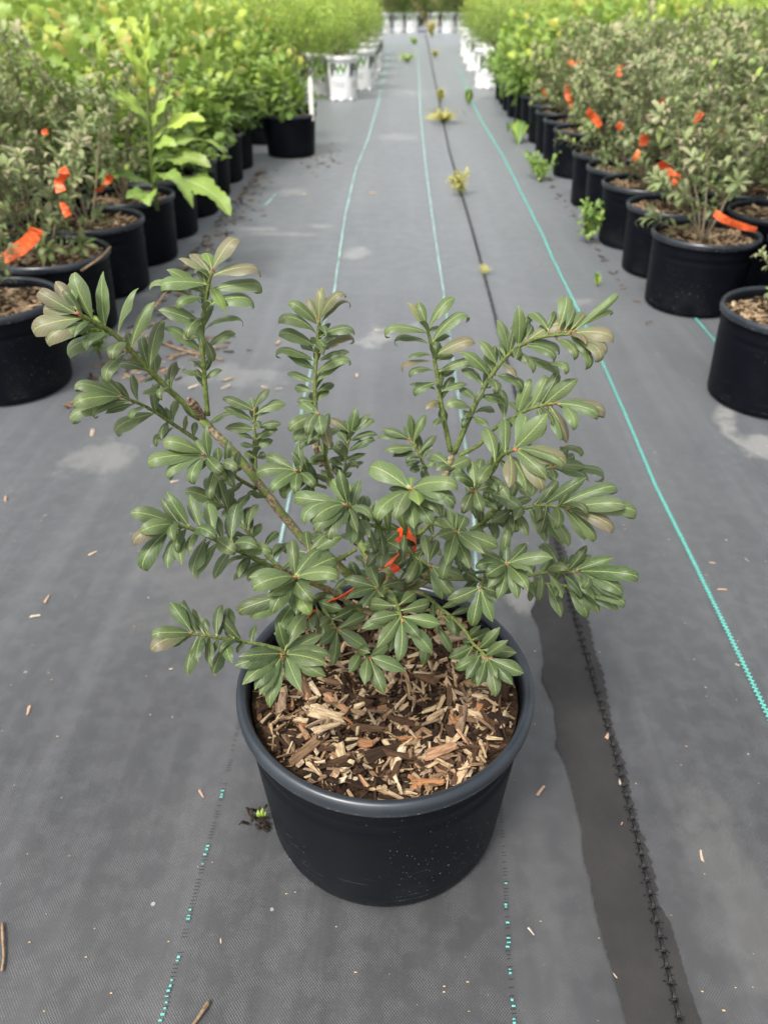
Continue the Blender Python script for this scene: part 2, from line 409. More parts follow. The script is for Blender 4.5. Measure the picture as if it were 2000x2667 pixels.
SEAM = [(.318, .08), (.317, .354), (.32, .453), (.324, .562), (.325, .709), (.321, .861), (.317, 1.019), (.32, 1.215), (.313, 1.8), (.311, 2.486), (.308, 3.365), (.297, 4.408),
        (.284, 5.559), (.291, 7.388), (.308, 10.74), (.344, 16.4), (.35, 20.3)]
mb = MB(); y = .08
while y < 3.2:                                            # twisted cord and the cross threads that stitch the slit
    step = .0172; x = at_y(SEAM, y); x2 = at_y(SEAM, y + step)
    for s in (-1, 1):
        P = [(x + (x2 - x) * t + s * .0014 * math.cos(math.pi * t), y + step * t, .0045 + .0015 * math.sin(math.pi * t)) for t in (0, .33, .66, 1)]
        mb.add(*tube(P, .0015, .0015, 5))
    for k in range(2):
        a = rng.uniform(-.0025, .0025); wd = rng.uniform(.003, .0085); o = rng.uniform(-.003, .003)
        mb.add(*tube([(x - wd + o, y + a + rng.uniform(-.002, .002), .004), (x, y + a * .4, .0075), (x + wd + o, y + a + rng.uniform(-.002, .002), .004)], .00065, .0004, 4))
    for k in range(2):
        yy = y + rng.uniform(0, step)
        mb.add(*tube([(x - rng.uniform(.002, .006), yy, .004), (x + rng.uniform(.002, .006), yy + rng.uniform(-.003, .003), .0065)], .0006, .0005, 4))
    y += step
P = [(at_y(SEAM, yy), yy, .004) for yy in np.arange(3.2, 20.2, .4)]
mb.add(*tube(P, .005, .008, 5))
props(link('seam', mb.mesh('seam', M_seam), ground), 'frayed black stitched seam in the ground fabric')
slit = []; sf_ = []
for i, yy in enumerate(np.arange(.08, 3.3, .05)):
    x = at_y(SEAM, yy); slit += [(x - .0022, yy, .0038), (x + .0022, yy, .0038)]
    if i: sf_.append((2 * i - 2, 2 * i - 1, 2 * i + 1, 2 * i))
link('seam_gap', mesh_of('seam_gap', slit, sf_, M_seam), ground)

LINES = [
    ('line', [(.58, .30), (.58, .777), (.581, .93), (.581, 1.173), (.579, 1.437), (.591, 1.77), (.602, 2.17), (.61, 2.607), (.612, 3.15), (.623, 3.56), (.63, 4.612), (.635, 5.431), (.619, 6.457), (.613, 7.168), (.626, 8.626), (.66, 11.791)], 0, M_teal),
    ('line', [(-.245, 1.0), (-.249, 1.198), (-.253, 1.413), (-.277, 1.834), (-.281, 2.297), (-.265, 2.702), (-.285, 3.232), (-.307, 3.883), (-.322, 4.906), (-.297, 6.164), (-.297, 8.15), (-.317, 10.724), (-.365, 17.564)], 0, M_teal_dusty),
    ('line', [(.139, .95), (.147, 1.112), (.158, 1.378), (.15, 1.967), (.143, 2.593), (.137, 3.033), (.128, 3.611), (.114, 4.919), (.105, 7.383), (.121, 10.281), (.125, 17)], 0, M_teal_dusty),
    ('line', [(.997, 1.5), (.997, 2.241), (.997, 2.6)], 0, M_teal),
    ('line', [(-.74, 4.0), (-.72, 4.25)], 0, M_teal_dusty)]
for nm, P, _, m in LINES:
    mb = MB(); y = P[0][1]; i = 0
    while y < P[-1][1]:
        near = y < 2.4; st = .0042 if near else .06; wd = (.0032 if m is M_teal else .0025) + (.0005 * (y - 2) if y > 2 else 0); wd = min(wd, .0055)
        x = at_y(P, y); x2 = at_y(P, y + st); j = .0012 if i % 2 else -.0012
        if not near: j = rng.uniform(-.001, .001)
        z = .004 + (.0008 if i % 2 else 0) * near; e = st * (.80 if near else 1)
        mb.add([(x - wd + j, y, z), (x + wd + j, y + .0012, z), (x2 + wd + j, y + e + .0012, z), (x2 - wd + j, y + e, z)], [(0, 1, 2, 3)])
        y += st; i += 1
    props(link('teal_thread', mb.mesh('teal_thread', m, False), ground))
DASHL = [(-.258, .336), (-.257, .342), (-.256, .348), (-.256, .354), (-.257, .36), (-.257, .366), (-.256, .371), (-.256, .377), (-.255, .398), (-.2545, .402), (-.254, .446), (-.254, .450), (-.254, .457), (-.252, .516), (-.252, .529), (-.251, .536), (-.251, .541), (-.248, .614), (-.248, .618), (-.248, .624)]
DASHR = [(.134, .345), (.134, .349), (.135, .362), (.134, .368), (.135, .396), (.135, .40), (.135, .425), (.137, .430), (.137, .435), (.138, .453), (.138, .472), (.138, .475), (.141, .502), (.146, .632)]
for D in (DASHL, DASHR):
    mb = MB(); mk = MB(); y = .2
    for x, y in D:
        a, b = rng.uniform(.0014, .0024), rng.uniform(.0007, .0015)
        mb.add([(x - a, y - b, .004), (x + a, y - b + .0004, .004), (x + a * rng.uniform(.6, 1), y + b, .004), (x - a, y + b, .004)], [(0, 1, 2, 3)])
    for y in np.arange(.2, D[-1][1] + .2, .0044):
        x = np.interp(y, [p[1] for p in D], [p[0] for p in D])
        if rng.rand() < .7: mk.add([(x - .0028, y, .0036), (x + .0028, y + .0004, .0036), (x + .0028, y + .0011, .0036), (x - .0028, y + .0008, .0036)], [(0, 1, 2, 3)])
    props(link('teal_thread', mb.mesh('teal_thread', M_teal, False), ground), kind=None)
    link('thread_gap', mk.mesh('thread_gap', M_seam, False), ground)

def MB_mesh(name, mat, tubes):
    mb = MB()
    for t in tubes: mb.add(*tube(*t))
    return mb.mesh(name, mat)

# digitised stems (mm): (bark, base radius, tip radius, stem points, leaves as base xyz, tip xyz, flags)
SHOOTS = [
('wood',8.5,5.5,[(-18,700,237),(-19,700,301),(-19,695,331),(-10,685,380),(1,680,401),(4,678,420)],
 []),
('wood',6,4.6,[(-21,700,298),(-78,710,352),(-127,720,394),(-185,730,487),(-226,730,545)],
 []),
('wood',5,3.2,[(-21,700,291),(-42,710,365),(-55,730,382),(-80,750,438),(-94,765,474),(-103,780,481)],
 []),
('dead',3.6,3.8,[(-97,755,470),(-100,755,485),(-104,755,498)],
 []),
('dead',4,4.6,[(-224,730,546),(-226,722,562),(-230,715,574)],
 []),
('wood',5,4,[(4,678,420),(10,690,424),(24,705,434),(46,730,463),(57,740,497)],
 []),
('wood',4.6,3.6,[(-19,700,301),(17,705,336),(50,710,352),(71,716,378),(84,720,402)],
 []),
('wood',4.6,3.4,[(-21,695,286),(-53,680,309),(-69,665,339),(-94,645,376),(-140,620,422)],
 []),
('wood',3.8,2.6,[(-18,700,295),(27,705,330),(62,700,344),(128,680,361)],
 []),
('wood',3.4,2.6,[(-20,690,277),(-65,640,312),(-105,600,333),(-132,600,318)],
 []),
('wood',3,2.2,[(-19,690,291),(-15,650,347),(-11,600,409)],
 []),
('wood',3.2,2.4,[(-18,700,281),(8,690,327),(31,680,334)],
 []),
('green',2.6,3,[(-19,660,449),(-10,670,431),(4,678,418)],
 []),
('green',3,2,[(7,680,420),(22,675,432),(35,670,449),(56,620,475)],
 []),
('green',2.6,2,[(-54,700,387),(-72,695,376),(-88,680,371),(-105,660,406)],
 []),
('green',3.6,1.8,[(-227,730,545),(-263,720,598),(-288,700,652),(-300,685,672),(-308,670,687)],
 [(-299,684,675,-313,696,718,''),(-294,691,666,-294,716,713,''),(-285,700,654,-263,718,696,''),(-277,707,635,-251,722,681,''),(-267,716,611,-250,740,654,''),(-305,671,689,-330,687,712,'r'),(-317,670,689,-316,696,709,'y'),(-308,675,679,-350,664,668,'rh'),(-311,670,686,-339,681,699,'rh'),(-312,670,687,-343,683,682,'rh'),(-304,686,667,-321,661,666,'h'),(-302,688,664,-337,658,659,'rh'),(-294,695,657,-304,661,654,'h'),(-295,696,652,-331,684,634,'h'),(-281,704,644,-284,671,640,'h'),(-288,706,629,-295,674,614,'h'),(-272,707,641,-283,718,650,'s'),(-266,719,600,-267,747,615,''),(-270,713,618,-289,712,623,'rs'),(-273,716,607,-303,725,610,''),(-262,720,596,-271,704,600,'s'),(-260,722,580,-281,716,581,'s'),(-255,722,586,-249,758,591,'')]),
('green',3,1.6,[(-218,730,549),(-216,733,590),(-213,737,636),(-205,742,676),(-195,745,706)],
 [(-201,744,698,-230,750,715,'r'),(-206,743,684,-238,735,709,''),(-203,744,692,-239,733,689,'h'),(-209,741,669,-254,731,684,'h'),(-207,742,679,-225,715,675,'h'),(-212,739,652,-254,736,667,''),(-210,740,657,-219,710,646,'h'),(-218,736,623,-252,734,648,''),(-215,737,638,-238,733,638,'rs'),(-194,744,698,-150,756,695,'rh'),(-198,743,683,-159,760,678,'h'),(-203,741,668,-161,754,663,'h'),(-208,738,645,-172,748,645,'h'),(-209,736,624,-181,756,634,''),(-220,733,593,-240,734,599,'s'),(-214,733,593,-198,744,597,'s'),(-218,734,605,-228,747,604,'s'),(-196,745,706,-207,771,714,'y'),(-194,745,707,-169,765,728,'rh'),(-198,745,703,-221,767,714,'r'),(-195,743,688,-181,721,670,'y'),(-208,737,636,-204,730,613,'s')]),
('green',2.4,1.4,[(-239,745,508),(-261,735,535),(-280,720,563),(-297,700,586)],
 [(-296,701,585,-319,705,605,''),(-299,700,586,-334,691,596,'h'),(-299,700,585,-334,675,586,'h'),(-298,701,582,-318,681,573,'h'),(-292,707,576,-339,685,565,'h'),(-293,710,567,-316,693,569,''),(-285,713,573,-293,731,598,''),(-279,719,567,-286,695,563,'h'),(-275,726,551,-310,709,535,'h'),(-273,726,553,-276,742,582,''),(-266,731,544,-276,742,551,'s'),(-261,735,538,-268,743,552,'s'),(-258,736,534,-258,758,554,''),(-261,736,529,-274,710,519,'h'),(-250,740,522,-246,747,540,'s'),(-241,744,512,-240,756,526,'s')]),
('green',2.4,1.4,[(-173,725,455),(-185,700,485),(-196,680,515),(-208,660,540)],
 [(-209,660,541,-244,651,556,'h'),(-209,660,541,-252,642,538,'h'),(-209,660,540,-235,637,528,'h'),(-209,661,535,-213,631,522,'h'),(-206,664,535,-186,641,532,'h'),(-206,664,535,-221,692,537,''),(-200,677,515,-184,650,516,'h'),(-197,679,514,-178,651,506,'h'),(-192,681,517,-172,655,525,'h'),(-198,677,520,-206,708,520,''),(-188,694,493,-184,710,494,'s')]),
('green',1.9,1.2,[(-172,730,459),(-172,733,464),(-171,740,504),(-169,748,547)],
 [(-170,748,545,-205,751,559,''),(-169,748,546,-151,760,567,''),(-168,747,543,-134,760,548,''),(-171,745,533,-205,751,548,''),(-171,744,524,-203,737,529,''),(-172,741,512,-198,738,525,''),(-173,740,501,-189,738,506,''),(-173,737,489,-185,740,495,''),(-166,746,535,-140,768,548,''),(-166,744,524,-139,746,530,''),(-167,742,514,-144,746,523,''),(-168,739,501,-151,748,508,''),(-169,737,489,-159,741,493,''),(-170,748,547,-174,757,559,'')]),
('green',3.2,1.7,[(-140,620,422),(-169,605,457),(-186,590,482),(-206,578,505),(-217,570,515)],
 [(-218,570,518,-253,556,537,'h'),(-205,577,511,-228,593,538,''),(-193,583,503,-212,609,524,''),(-183,589,491,-198,621,506,''),(-170,599,476,-171,637,493,''),(-219,570,515,-242,544,525,'h'),(-219,570,513,-248,540,512,'rh'),(-218,570,511,-207,537,493,''),(-226,570,507,-241,538,485,'h'),(-223,570,499,-220,535,490,''),(-196,585,491,-203,550,470,''),(-185,591,479,-202,556,457,''),(-174,600,464,-193,580,438,''),(-202,580,501,-176,555,510,'h'),(-185,590,486,-163,565,488,'h'),(-169,601,471,-142,578,483,'h'),(-165,607,456,-132,589,467,'h'),(-159,610,443,-165,574,446,''),(-157,611,443,-177,584,453,''),(-146,616,433,-178,596,423,''),(-144,618,426,-161,587,429,'')]),
('green',2.4,1.4,[(-133,630,413),(-150,635,430),(-169,645,452),(-186,655,467),(-197,660,477)],
 [(-196,660,477,-216,683,497,''),(-199,660,478,-233,657,494,'h'),(-188,657,472,-192,690,479,''),(-179,655,475,-169,688,474,''),(-172,647,456,-173,681,458,''),(-165,645,456,-160,678,465,''),(-165,642,445,-159,670,445,''),(-188,656,469,-192,641,470,'s'),(-149,636,435,-138,666,435,''),(-139,632,421,-135,664,414,''),(-188,655,467,-200,667,462,'s')]),
('green',2.2,1.4,[(-88,680,372),(-98,670,391),(-105,655,416)],
 [(-106,655,416,-139,666,416,''),(-103,655,419,-111,688,421,''),(-101,656,418,-82,680,425,''),(-100,658,416,-67,669,428,''),(-101,661,408,-75,647,415,''),(-105,657,411,-133,639,405,'')]),
('green',2.8,1.6,[(-85,670,344),(-105,620,371),(-105,565,437),(-97,520,495)],
 [(-100,520,496,-131,496,500,'h'),(-102,520,498,-137,508,504,''),(-97,520,499,-76,555,498,''),(-96,520,497,-70,552,484,'h'),(-94,522,493,-58,511,501,'h'),(-101,528,485,-115,491,476,'h'),(-102,540,469,-96,502,465,''),(-98,533,479,-79,498,485,'h'),(-98,543,467,-83,506,461,'hy'),(-101,525,488,-118,490,498,''),(-118,565,431,-163,555,416,'h'),(-117,567,421,-152,551,415,'h'),(-119,585,398,-127,548,391,''),(-107,620,351,-129,586,337,''),(-100,620,351,-95,586,359,''),(-94,632,346,-81,594,338,''),(-95,640,351,-64,617,365,''),(-94,639,348,-65,616,347,''),(-93,652,356,-75,642,358,'s')]),
('green',2.4,1.5,[(-132,600,315),(-159,595,330),(-185,588,342),(-205,578,357),(-225,570,369)],
 [(-222,571,372,-249,592,394,''),(-225,570,372,-259,558,376,'h'),(-225,570,370,-259,543,368,'rh'),(-225,570,364,-250,547,369,''),(-219,573,363,-226,542,334,''),(-211,575,364,-231,601,368,''),(-200,580,358,-198,613,373,''),(-183,588,348,-196,622,360,''),(-208,577,357,-200,547,343,''),(-193,584,347,-179,551,345,''),(-192,585,342,-205,558,318,''),(-173,591,338,-179,573,337,'s'),(-166,593,337,-165,613,343,'s'),(-217,574,357,-211,539,359,''),(-206,577,362,-215,593,370,'s'),(-196,582,354,-202,600,351,'s'),(-182,589,343,-198,601,345,'s')]),
('green',2.4,1.7,[(-99,580,352),(-111,545,381),(-110,490,424)],
 [(-113,490,428,-145,467,445,''),(-114,490,425,-149,464,436,''),(-114,490,422,-142,454,422,''),(-113,490,419,-127,452,411,''),(-112,490,418,-119,453,393,''),(-107,493,417,-90,459,409,''),(-107,495,415,-69,479,408,''),(-109,496,416,-67,481,421,''),(-110,502,413,-66,499,414,''),(-111,505,413,-77,529,413,''),(-112,505,414,-93,536,433,''),(-118,490,418,-131,453,417,'')]),
('green',2.7,1.6,[(-103,780,481),(-104,785,527),(-104,790,561),(-101,795,591),(-99,798,613),(-96,800,634)],
 [(-100,799,629,-130,799,651,'h'),(-101,798,618,-140,789,632,'h'),(-103,797,603,-142,795,616,'h'),(-103,796,596,-121,817,600,''),(-106,794,585,-140,786,594,'h'),(-105,792,575,-134,791,594,''),(-107,790,563,-138,801,566,''),(-107,788,549,-130,802,550,''),(-107,786,537,-126,788,538,'s'),(-94,800,634,-67,803,658,'rh'),(-92,799,625,-63,808,644,'rh'),(-94,798,614,-58,800,616,'h'),(-96,797,603,-67,799,620,''),(-97,795,594,-64,806,603,'rh'),(-99,794,584,-63,802,595,''),(-99,792,573,-64,792,583,'h'),(-101,790,562,-69,801,579,''),(-101,788,548,-84,812,550,''),(-101,786,537,-92,810,545,''),(-96,800,634,-92,816,666,'r'),(-97,800,635,-105,822,645,'y'),(-96,800,636,-89,822,652,'y'),(-100,800,630,-111,818,652,'r'),(-100,797,605,-108,808,610,'s'),(-97,798,611,-90,786,604,'hs')]),
('green',2.9,1.6,[(-80,750,438),(-88,745,467),(-90,735,494),(-88,720,525),(-90,700,568)],
 [(-92,700,569,-119,679,559,'h'),(-93,700,570,-112,725,566,''),(-91,700,567,-98,666,562,'h'),(-89,700,567,-83,667,561,'h'),(-83,705,559,-77,674,542,'r'),(-96,708,549,-114,681,545,'h'),(-93,719,525,-111,694,527,'h'),(-95,747,449,-99,764,458,'s'),(-90,700,571,-100,715,570,'s'),(-87,718,529,-72,747,526,'')]),
('green',1.9,1.3,[(-78,750,429),(-71,760,451),(-68,765,482),(-62,770,505)],
 [(-63,770,507,-91,782,519,'r'),(-62,770,506,-55,780,536,''),(-60,770,507,-38,785,524,''),(-60,770,505,-34,782,516,''),(-61,768,495,-30,775,501,''),(-64,766,483,-33,770,497,''),(-66,763,472,-44,769,479,''),(-68,762,461,-47,770,466,''),(-69,760,451,-61,763,455,''),(-68,767,494,-80,780,510,''),(-69,766,485,-81,769,495,''),(-69,764,473,-88,766,488,''),(-72,762,464,-91,763,472,''),(-73,760,452,-83,766,460,'')]),
('green',3,1.7,[(55,740,501),(44,750,546),(38,757,579),(31,763,613),(24,770,636)],
 [(24,769,631,-15,760,631,'h'),(26,765,619,-7,770,616,'h'),(28,762,609,3,754,609,''),(31,761,601,-1,754,592,'rh'),(33,759,592,7,749,588,'h'),(35,757,580,13,752,565,'h'),(35,755,570,5,766,571,''),(39,753,558,24,732,559,'r'),(42,751,549,30,770,541,''),(28,770,638,54,789,664,''),(31,766,624,66,780,640,'h'),(35,763,611,75,770,620,'rh'),(36,761,604,55,783,601,''),(39,759,593,73,765,595,'h'),(40,758,583,58,778,587,''),(43,755,571,71,761,576,''),(44,753,561,57,773,578,''),(23,770,637,2,779,662,'ry'),(23,770,642,13,786,661,''),(31,765,620,50,784,622,''),(29,769,633,36,781,636,'s'),(46,748,539,34,724,542,'')]),
('green',2,1.4,[(39,735,421),(31,760,452),(19,765,483),(8,770,498)],
 [(7,770,500,-26,776,508,''),(6,770,496,-31,774,495,''),(10,770,500,6,779,529,''),(14,768,495,27,783,526,''),(13,767,489,-22,758,488,''),(16,765,482,-12,765,477,''),(23,763,471,4,757,469,''),(24,762,463,8,761,461,''),(22,765,485,40,779,500,''),(24,764,475,36,774,492,''),(29,762,466,40,767,470,'')]),
('green',2,1.4,[(-92,745,445),(-103,735,457),(-110,720,476),(-118,700,497)],
 [(-119,700,497,-152,719,500,'h'),(-120,700,496,-160,695,491,'h'),(-120,700,494,-139,671,491,'h'),(-119,701,492,-129,673,477,'h'),(-118,704,490,-115,670,486,'h'),(-109,720,477,-126,750,478,''),(-117,706,490,-98,680,490,'h'),(-107,725,470,-108,708,462,'s'),(-108,723,474,-108,742,476,'s')]),
('green',2.6,1.6,[(-2,675,420),(-20,650,456),(-41,600,500),(-47,580,529),(-52,565,545)],
 [(-53,565,548,-95,576,543,'h'),(-54,565,545,-80,535,545,'h'),(-54,565,543,-76,534,538,'h'),(-49,573,536,-63,536,531,'h'),(-55,566,539,-69,528,540,''),(-47,585,521,-46,549,511,''),(-45,574,542,-68,604,549,''),(-38,580,539,-50,616,534,''),(-47,574,538,-27,545,542,'h'),(-38,595,511,-30,561,511,''),(-25,638,469,-24,618,465,'s'),(-63,565,544,-86,533,545,'h'),(-45,600,495,-42,564,500,''),(-32,592,521,-38,628,513,''),(-28,632,472,-36,670,469,'')]),
('green',3,1.7,[(3,677,421),(4,640,464),(7,600,521),(8,570,561)],
 [(4,570,562,-30,594,564,'hL'),(7,570,564,-15,603,553,'hL'),(4,573,558,-18,539,551,'h'),(4,574,556,-6,535,551,'h'),(5,574,556,11,537,540,''),(11,571,560,15,534,568,'y'),(11,570,561,44,545,559,'h'),(12,570,563,47,550,575,'h'),(14,570,564,42,545,564,'h'),(15,579,549,29,545,539,'h'),(17,580,547,35,551,546,'h'),(2,573,558,-13,585,551,'s'),(8,570,565,9,591,559,'sy')]),
('green',1.8,1.3,[(-16,665,410),(-17,630,453)],
 [(-18,630,453,-42,616,458,''),(-17,638,443,-37,617,428,''),(-15,634,448,-20,608,438,'h'),(-16,630,452,-1,609,460,''),(-17,630,454,-21,657,448,''),(-14,630,454,-4,655,448,'')]),
('green',2,1.4,[(0,670,408),(16,650,416),(32,620,429)],
 [(30,623,426,45,603,396,''),(35,620,428,57,598,407,''),(35,620,428,67,614,419,''),(21,640,419,12,609,415,''),(21,640,419,31,670,433,''),(28,627,425,40,655,438,''),(30,624,428,24,658,443,''),(14,651,415,0,681,418,''),(17,647,416,22,629,408,'s')]),
('green',3.4,1.7,[(59,740,499),(74,742,545),(82,742,569),(88,740,585),(99,737,608),(115,730,632),(136,717,650),(162,700,661)],
 [(106,733,624,95,751,655,''),(115,729,637,114,738,675,''),(98,737,611,79,754,630,''),(89,739,597,59,745,621,''),(82,740,586,63,766,592,''),(76,742,567,62,767,568,''),(124,723,644,168,729,656,'rh'),(122,725,642,157,721,630,'h'),(113,731,627,131,706,615,'h'),(99,736,613,116,713,607,'r'),(125,725,634,149,706,629,'h'),(120,731,619,152,723,603,'h'),(87,739,596,95,711,591,'h'),(102,738,595,121,715,590,'h'),(86,742,571,109,719,571,''),(81,742,548,104,764,540,''),(81,742,545,92,714,548,''),(89,740,583,77,732,568,'s'),(71,742,557,45,723,565,'h'),(73,742,551,65,716,559,''),(163,700,663,171,669,663,'r'),(162,701,656,177,678,645,'h'),(163,700,658,186,677,650,'rh'),(169,700,658,182,671,647,'rh'),(164,700,659,200,687,658,'rh'),(171,700,670,198,715,689,'wh'),(172,700,668,201,714,674,'wh'),(162,700,672,177,724,671,'r'),(155,703,671,166,727,679,''),(148,707,671,158,736,680,'h'),(141,712,666,131,742,656,'h'),(149,713,623,159,685,626,'h'),(155,707,645,164,679,643,'h'),(171,700,645,174,672,637,'h'),(119,725,648,131,752,649,''),(103,734,622,102,751,628,'s'),(93,738,600,89,767,610,''),(110,732,627,125,705,625,'')]),
('green',2.6,1.5,[(65,740,496),(87,738,512),(100,732,535),(114,720,554),(130,700,577),(144,690,588),(154,680,595)],
 [(120,711,567,133,721,603,''),(132,698,580,148,717,608,''),(144,689,589,175,693,616,''),(151,683,593,197,678,582,'rh'),(154,680,594,190,667,586,'h'),(148,686,590,169,672,553,'r'),(151,686,578,159,658,563,''),(140,694,580,140,667,562,''),(169,680,585,167,646,583,'h'),(108,723,552,105,756,572,''),(124,707,568,112,723,573,'s'),(116,717,557,120,685,560,''),(141,693,584,149,706,588,'s')]),
('green',2.8,1.7,[(96,720,450),(93,680,500),(92,645,538),(95,610,575),(100,580,599)],
 [(96,605,580,96,643,595,''),(90,633,554,83,672,570,''),(100,580,601,126,586,633,''),(99,593,587,95,554,575,'r'),(101,580,597,124,551,573,'r'),(104,580,598,126,550,588,''),(103,580,599,143,562,593,'rh'),(107,580,602,134,553,598,'wh'),(100,595,582,111,559,568,''),(105,580,600,119,616,597,''),(100,580,602,111,619,612,'')]),
('green',2.9,1.6,[(84,720,403),(95,710,422),(108,700,442),(122,690,454),(140,680,466),(154,670,476),(175,655,484)],
 [(143,677,476,173,694,490,''),(154,670,477,196,673,511,''),(167,661,482,220,670,492,'h'),(175,655,484,235,647,480,'h'),(177,655,480,220,633,468,'rh'),(173,656,481,196,636,455,''),(166,662,480,161,630,475,'h'),(146,676,474,144,646,472,'h'),(156,670,467,183,646,438,''),(142,679,464,158,648,441,''),(131,686,454,139,656,442,''),(122,692,444,118,664,430,''),(122,690,456,98,668,454,''),(119,690,468,148,706,459,''),(98,700,471,134,677,463,''),(136,683,460,122,653,468,''),(154,672,460,176,641,441,''),(183,655,477,206,638,451,''),(106,705,426,105,686,424,'s'),(178,655,479,230,639,497,'h'),(113,701,429,105,668,425,''),(95,711,418,92,727,432,'s')]),
('green',2,1.4,[(92,715,420),(83,690,458),(75,660,499)],
 [(65,660,498,58,691,511,''),(79,660,503,74,692,517,''),(74,662,497,63,631,491,'h'),(83,660,502,84,633,492,'h'),(90,673,485,101,647,486,''),(73,679,472,80,652,469,''),(77,660,516,54,645,524,'h'),(93,660,534,78,630,530,'h'),(49,660,529,72,685,524,''),(49,660,530,33,685,521,'h'),(50,660,529,34,639,538,''),(75,660,499,82,673,506,'s'),(90,660,516,96,629,521,''),(92,660,521,110,632,509,''),(88,660,505,108,639,517,'')]),
('green',2.4,1.5,[(95,740,400),(132,745,447),(156,745,469),(173,735,485)],
 [(173,735,488,209,729,489,''),(178,735,483,222,730,471,'h'),(177,735,480,212,716,478,''),(174,736,480,173,712,481,''),(179,735,512,195,712,515,'h'),(167,739,474,171,716,477,''),(157,745,458,150,721,453,''),(144,745,456,169,760,449,''),(178,735,486,200,755,489,''),(137,745,450,150,723,449,''),(162,741,476,177,762,485,'')]),
('green',2.2,1.4,[(62,690,385),(58,650,434),(54,600,490)],
 [(54,602,488,44,565,475,''),(59,602,487,81,570,487,''),(59,619,469,70,584,456,''),(57,600,491,98,593,476,''),(48,600,496,48,636,495,'w'),(51,600,493,55,639,489,'w'),(55,600,493,59,636,486,'w'),(53,601,490,35,573,504,''),(61,600,492,65,632,487,''),(52,600,492,43,632,478,'')]),
('green',2,1.5,[(80,690,360),(101,650,399),(109,600,449)],
 [(108,603,449,77,590,451,'h'),(109,602,448,86,579,451,'h'),(109,603,445,88,572,441,''),(110,602,445,99,572,426,''),(111,600,448,119,569,429,''),(114,600,448,128,566,444,''),(113,600,449,131,571,462,''),(111,600,451,154,591,466,''),(110,600,452,132,624,459,''),(109,600,454,111,617,460,'s'),(111,600,451,122,618,455,'s'),(109,600,451,87,627,441,'')]),
('green',2.7,1.5,[(82,700,341),(125,680,364),(149,670,376),(168,658,391),(195,640,408)],
 [(194,640,414,233,642,427,''),(185,646,408,214,659,417,''),(178,650,414,199,671,405,''),(166,659,395,186,639,410,'h'),(202,640,410,247,620,417,'h'),(202,640,408,236,607,398,''),(207,640,409,239,611,399,'h'),(196,640,410,193,606,416,'h'),(182,649,397,203,630,376,''),(193,642,403,212,613,391,''),(170,657,389,181,627,380,''),(155,667,378,158,636,375,''),(173,653,412,162,684,403,'h'),(156,665,384,178,687,387,''),(150,669,381,156,684,381,'s'),(200,640,405,227,617,392,''),(144,672,374,135,701,373,'')]),
('green',1.9,1.3,[(126,670,368),(151,660,374),(186,650,379),(199,645,380)],
 [(169,655,374,184,629,349,''),(190,648,379,211,625,352,''),(201,645,378,214,626,362,''),(200,645,380,224,625,360,''),(202,645,378,242,616,371,''),(150,660,369,150,648,355,'s'),(187,649,376,182,635,372,'s'),(192,648,379,239,618,381,'h'),(132,668,370,118,646,367,'')]),
('green',2.4,1.5,[(30,690,353),(72,670,368),(89,630,402),(85,600,417)],
 [(83,602,416,50,594,404,''),(83,600,413,77,582,378,''),(85,600,414,99,582,384,''),(86,613,411,71,643,398,''),(87,605,414,109,583,422,''),(90,614,410,101,585,411,''),(85,639,394,64,612,396,'')]),
('green',2.2,1.5,[(-10,600,409),(-4,570,420),(2,530,434)],
 [(-2,548,426,-38,531,420,''),(-1,546,428,-32,535,427,'s'),(0,538,431,-22,507,419,''),(1,530,432,-2,500,407,''),(4,530,434,32,511,409,''),(3,539,432,40,534,426,''),(1,552,427,30,576,415,''),(-1,561,423,15,589,416,''),(-5,564,421,-33,584,407,''),(-4,570,420,-18,598,405,''),(1,538,431,19,510,430,'')]),
('green',2.4,1.5,[(30,680,334),(45,660,334),(64,630,340),(76,605,343),(81,590,344),(89,575,347),(94,560,352)],
 [(81,594,344,102,617,338,''),(82,587,342,54,575,336,''),(89,577,347,127,573,348,''),(86,581,345,107,602,331,''),(90,570,347,60,558,337,''),(92,562,349,82,531,340,''),(94,561,353,132,546,345,''),(95,560,350,103,534,321,''),(97,560,348,120,535,339,''),(96,560,348,102,530,354,''),(87,572,343,71,543,337,''),(79,593,342,72,605,331,'s'),(43,646,315,61,627,289,''),(49,644,325,70,622,321,''),(31,653,300,27,623,272,''),(35,653,308,44,630,322,'')]),
('green',1.7,1.3,[(-52,580,348),(-43,560,360),(-32,545,365)],
 [(-41,557,360,-52,527,361,''),(-34,547,363,-35,513,359,''),(-29,545,362,-15,515,344,''),(-27,545,366,7,539,352,''),(-31,545,367,-11,572,360,''),(-44,564,358,-63,593,356,''),(-43,562,360,-30,539,378,'')]),
('green',1.7,1.3,[(-18,650,386),(-21,620,403),(-24,600,413)],
 [(-28,600,416,-60,606,420,''),(-24,604,411,-35,638,416,''),(-22,609,408,-20,638,402,''),(-28,600,414,-57,583,412,''),(-25,600,411,-39,570,412,''),(-24,600,411,-17,572,426,''),(-22,603,410,1,625,393,'')]),
('green',1.9,1.3,[(-91,640,348),(-79,600,371),(-67,570,380)],
 [(-66,573,381,-37,594,381,''),(-64,570,380,-31,559,361,''),(-67,570,380,-70,538,359,''),(-70,572,377,-84,541,387,''),(-77,594,372,-85,568,386,''),(-75,592,374,-53,622,364,'')]),
('green',1.8,1.2,[(-19,700,308),(-41,740,350),(-57,760,377)],
 [(-41,740,350,-71,746,369,''),(-44,743,354,-17,748,369,''),(-52,754,370,-77,766,384,''),(-54,758,376,-33,780,388,''),(-57,760,377,-69,772,404,''),(-56,725,323,-72,746,319,''),(-48,724,325,-59,746,338,'')]),
('green',1.8,1.2,[(-19,700,308),(26,730,365),(50,740,388)],
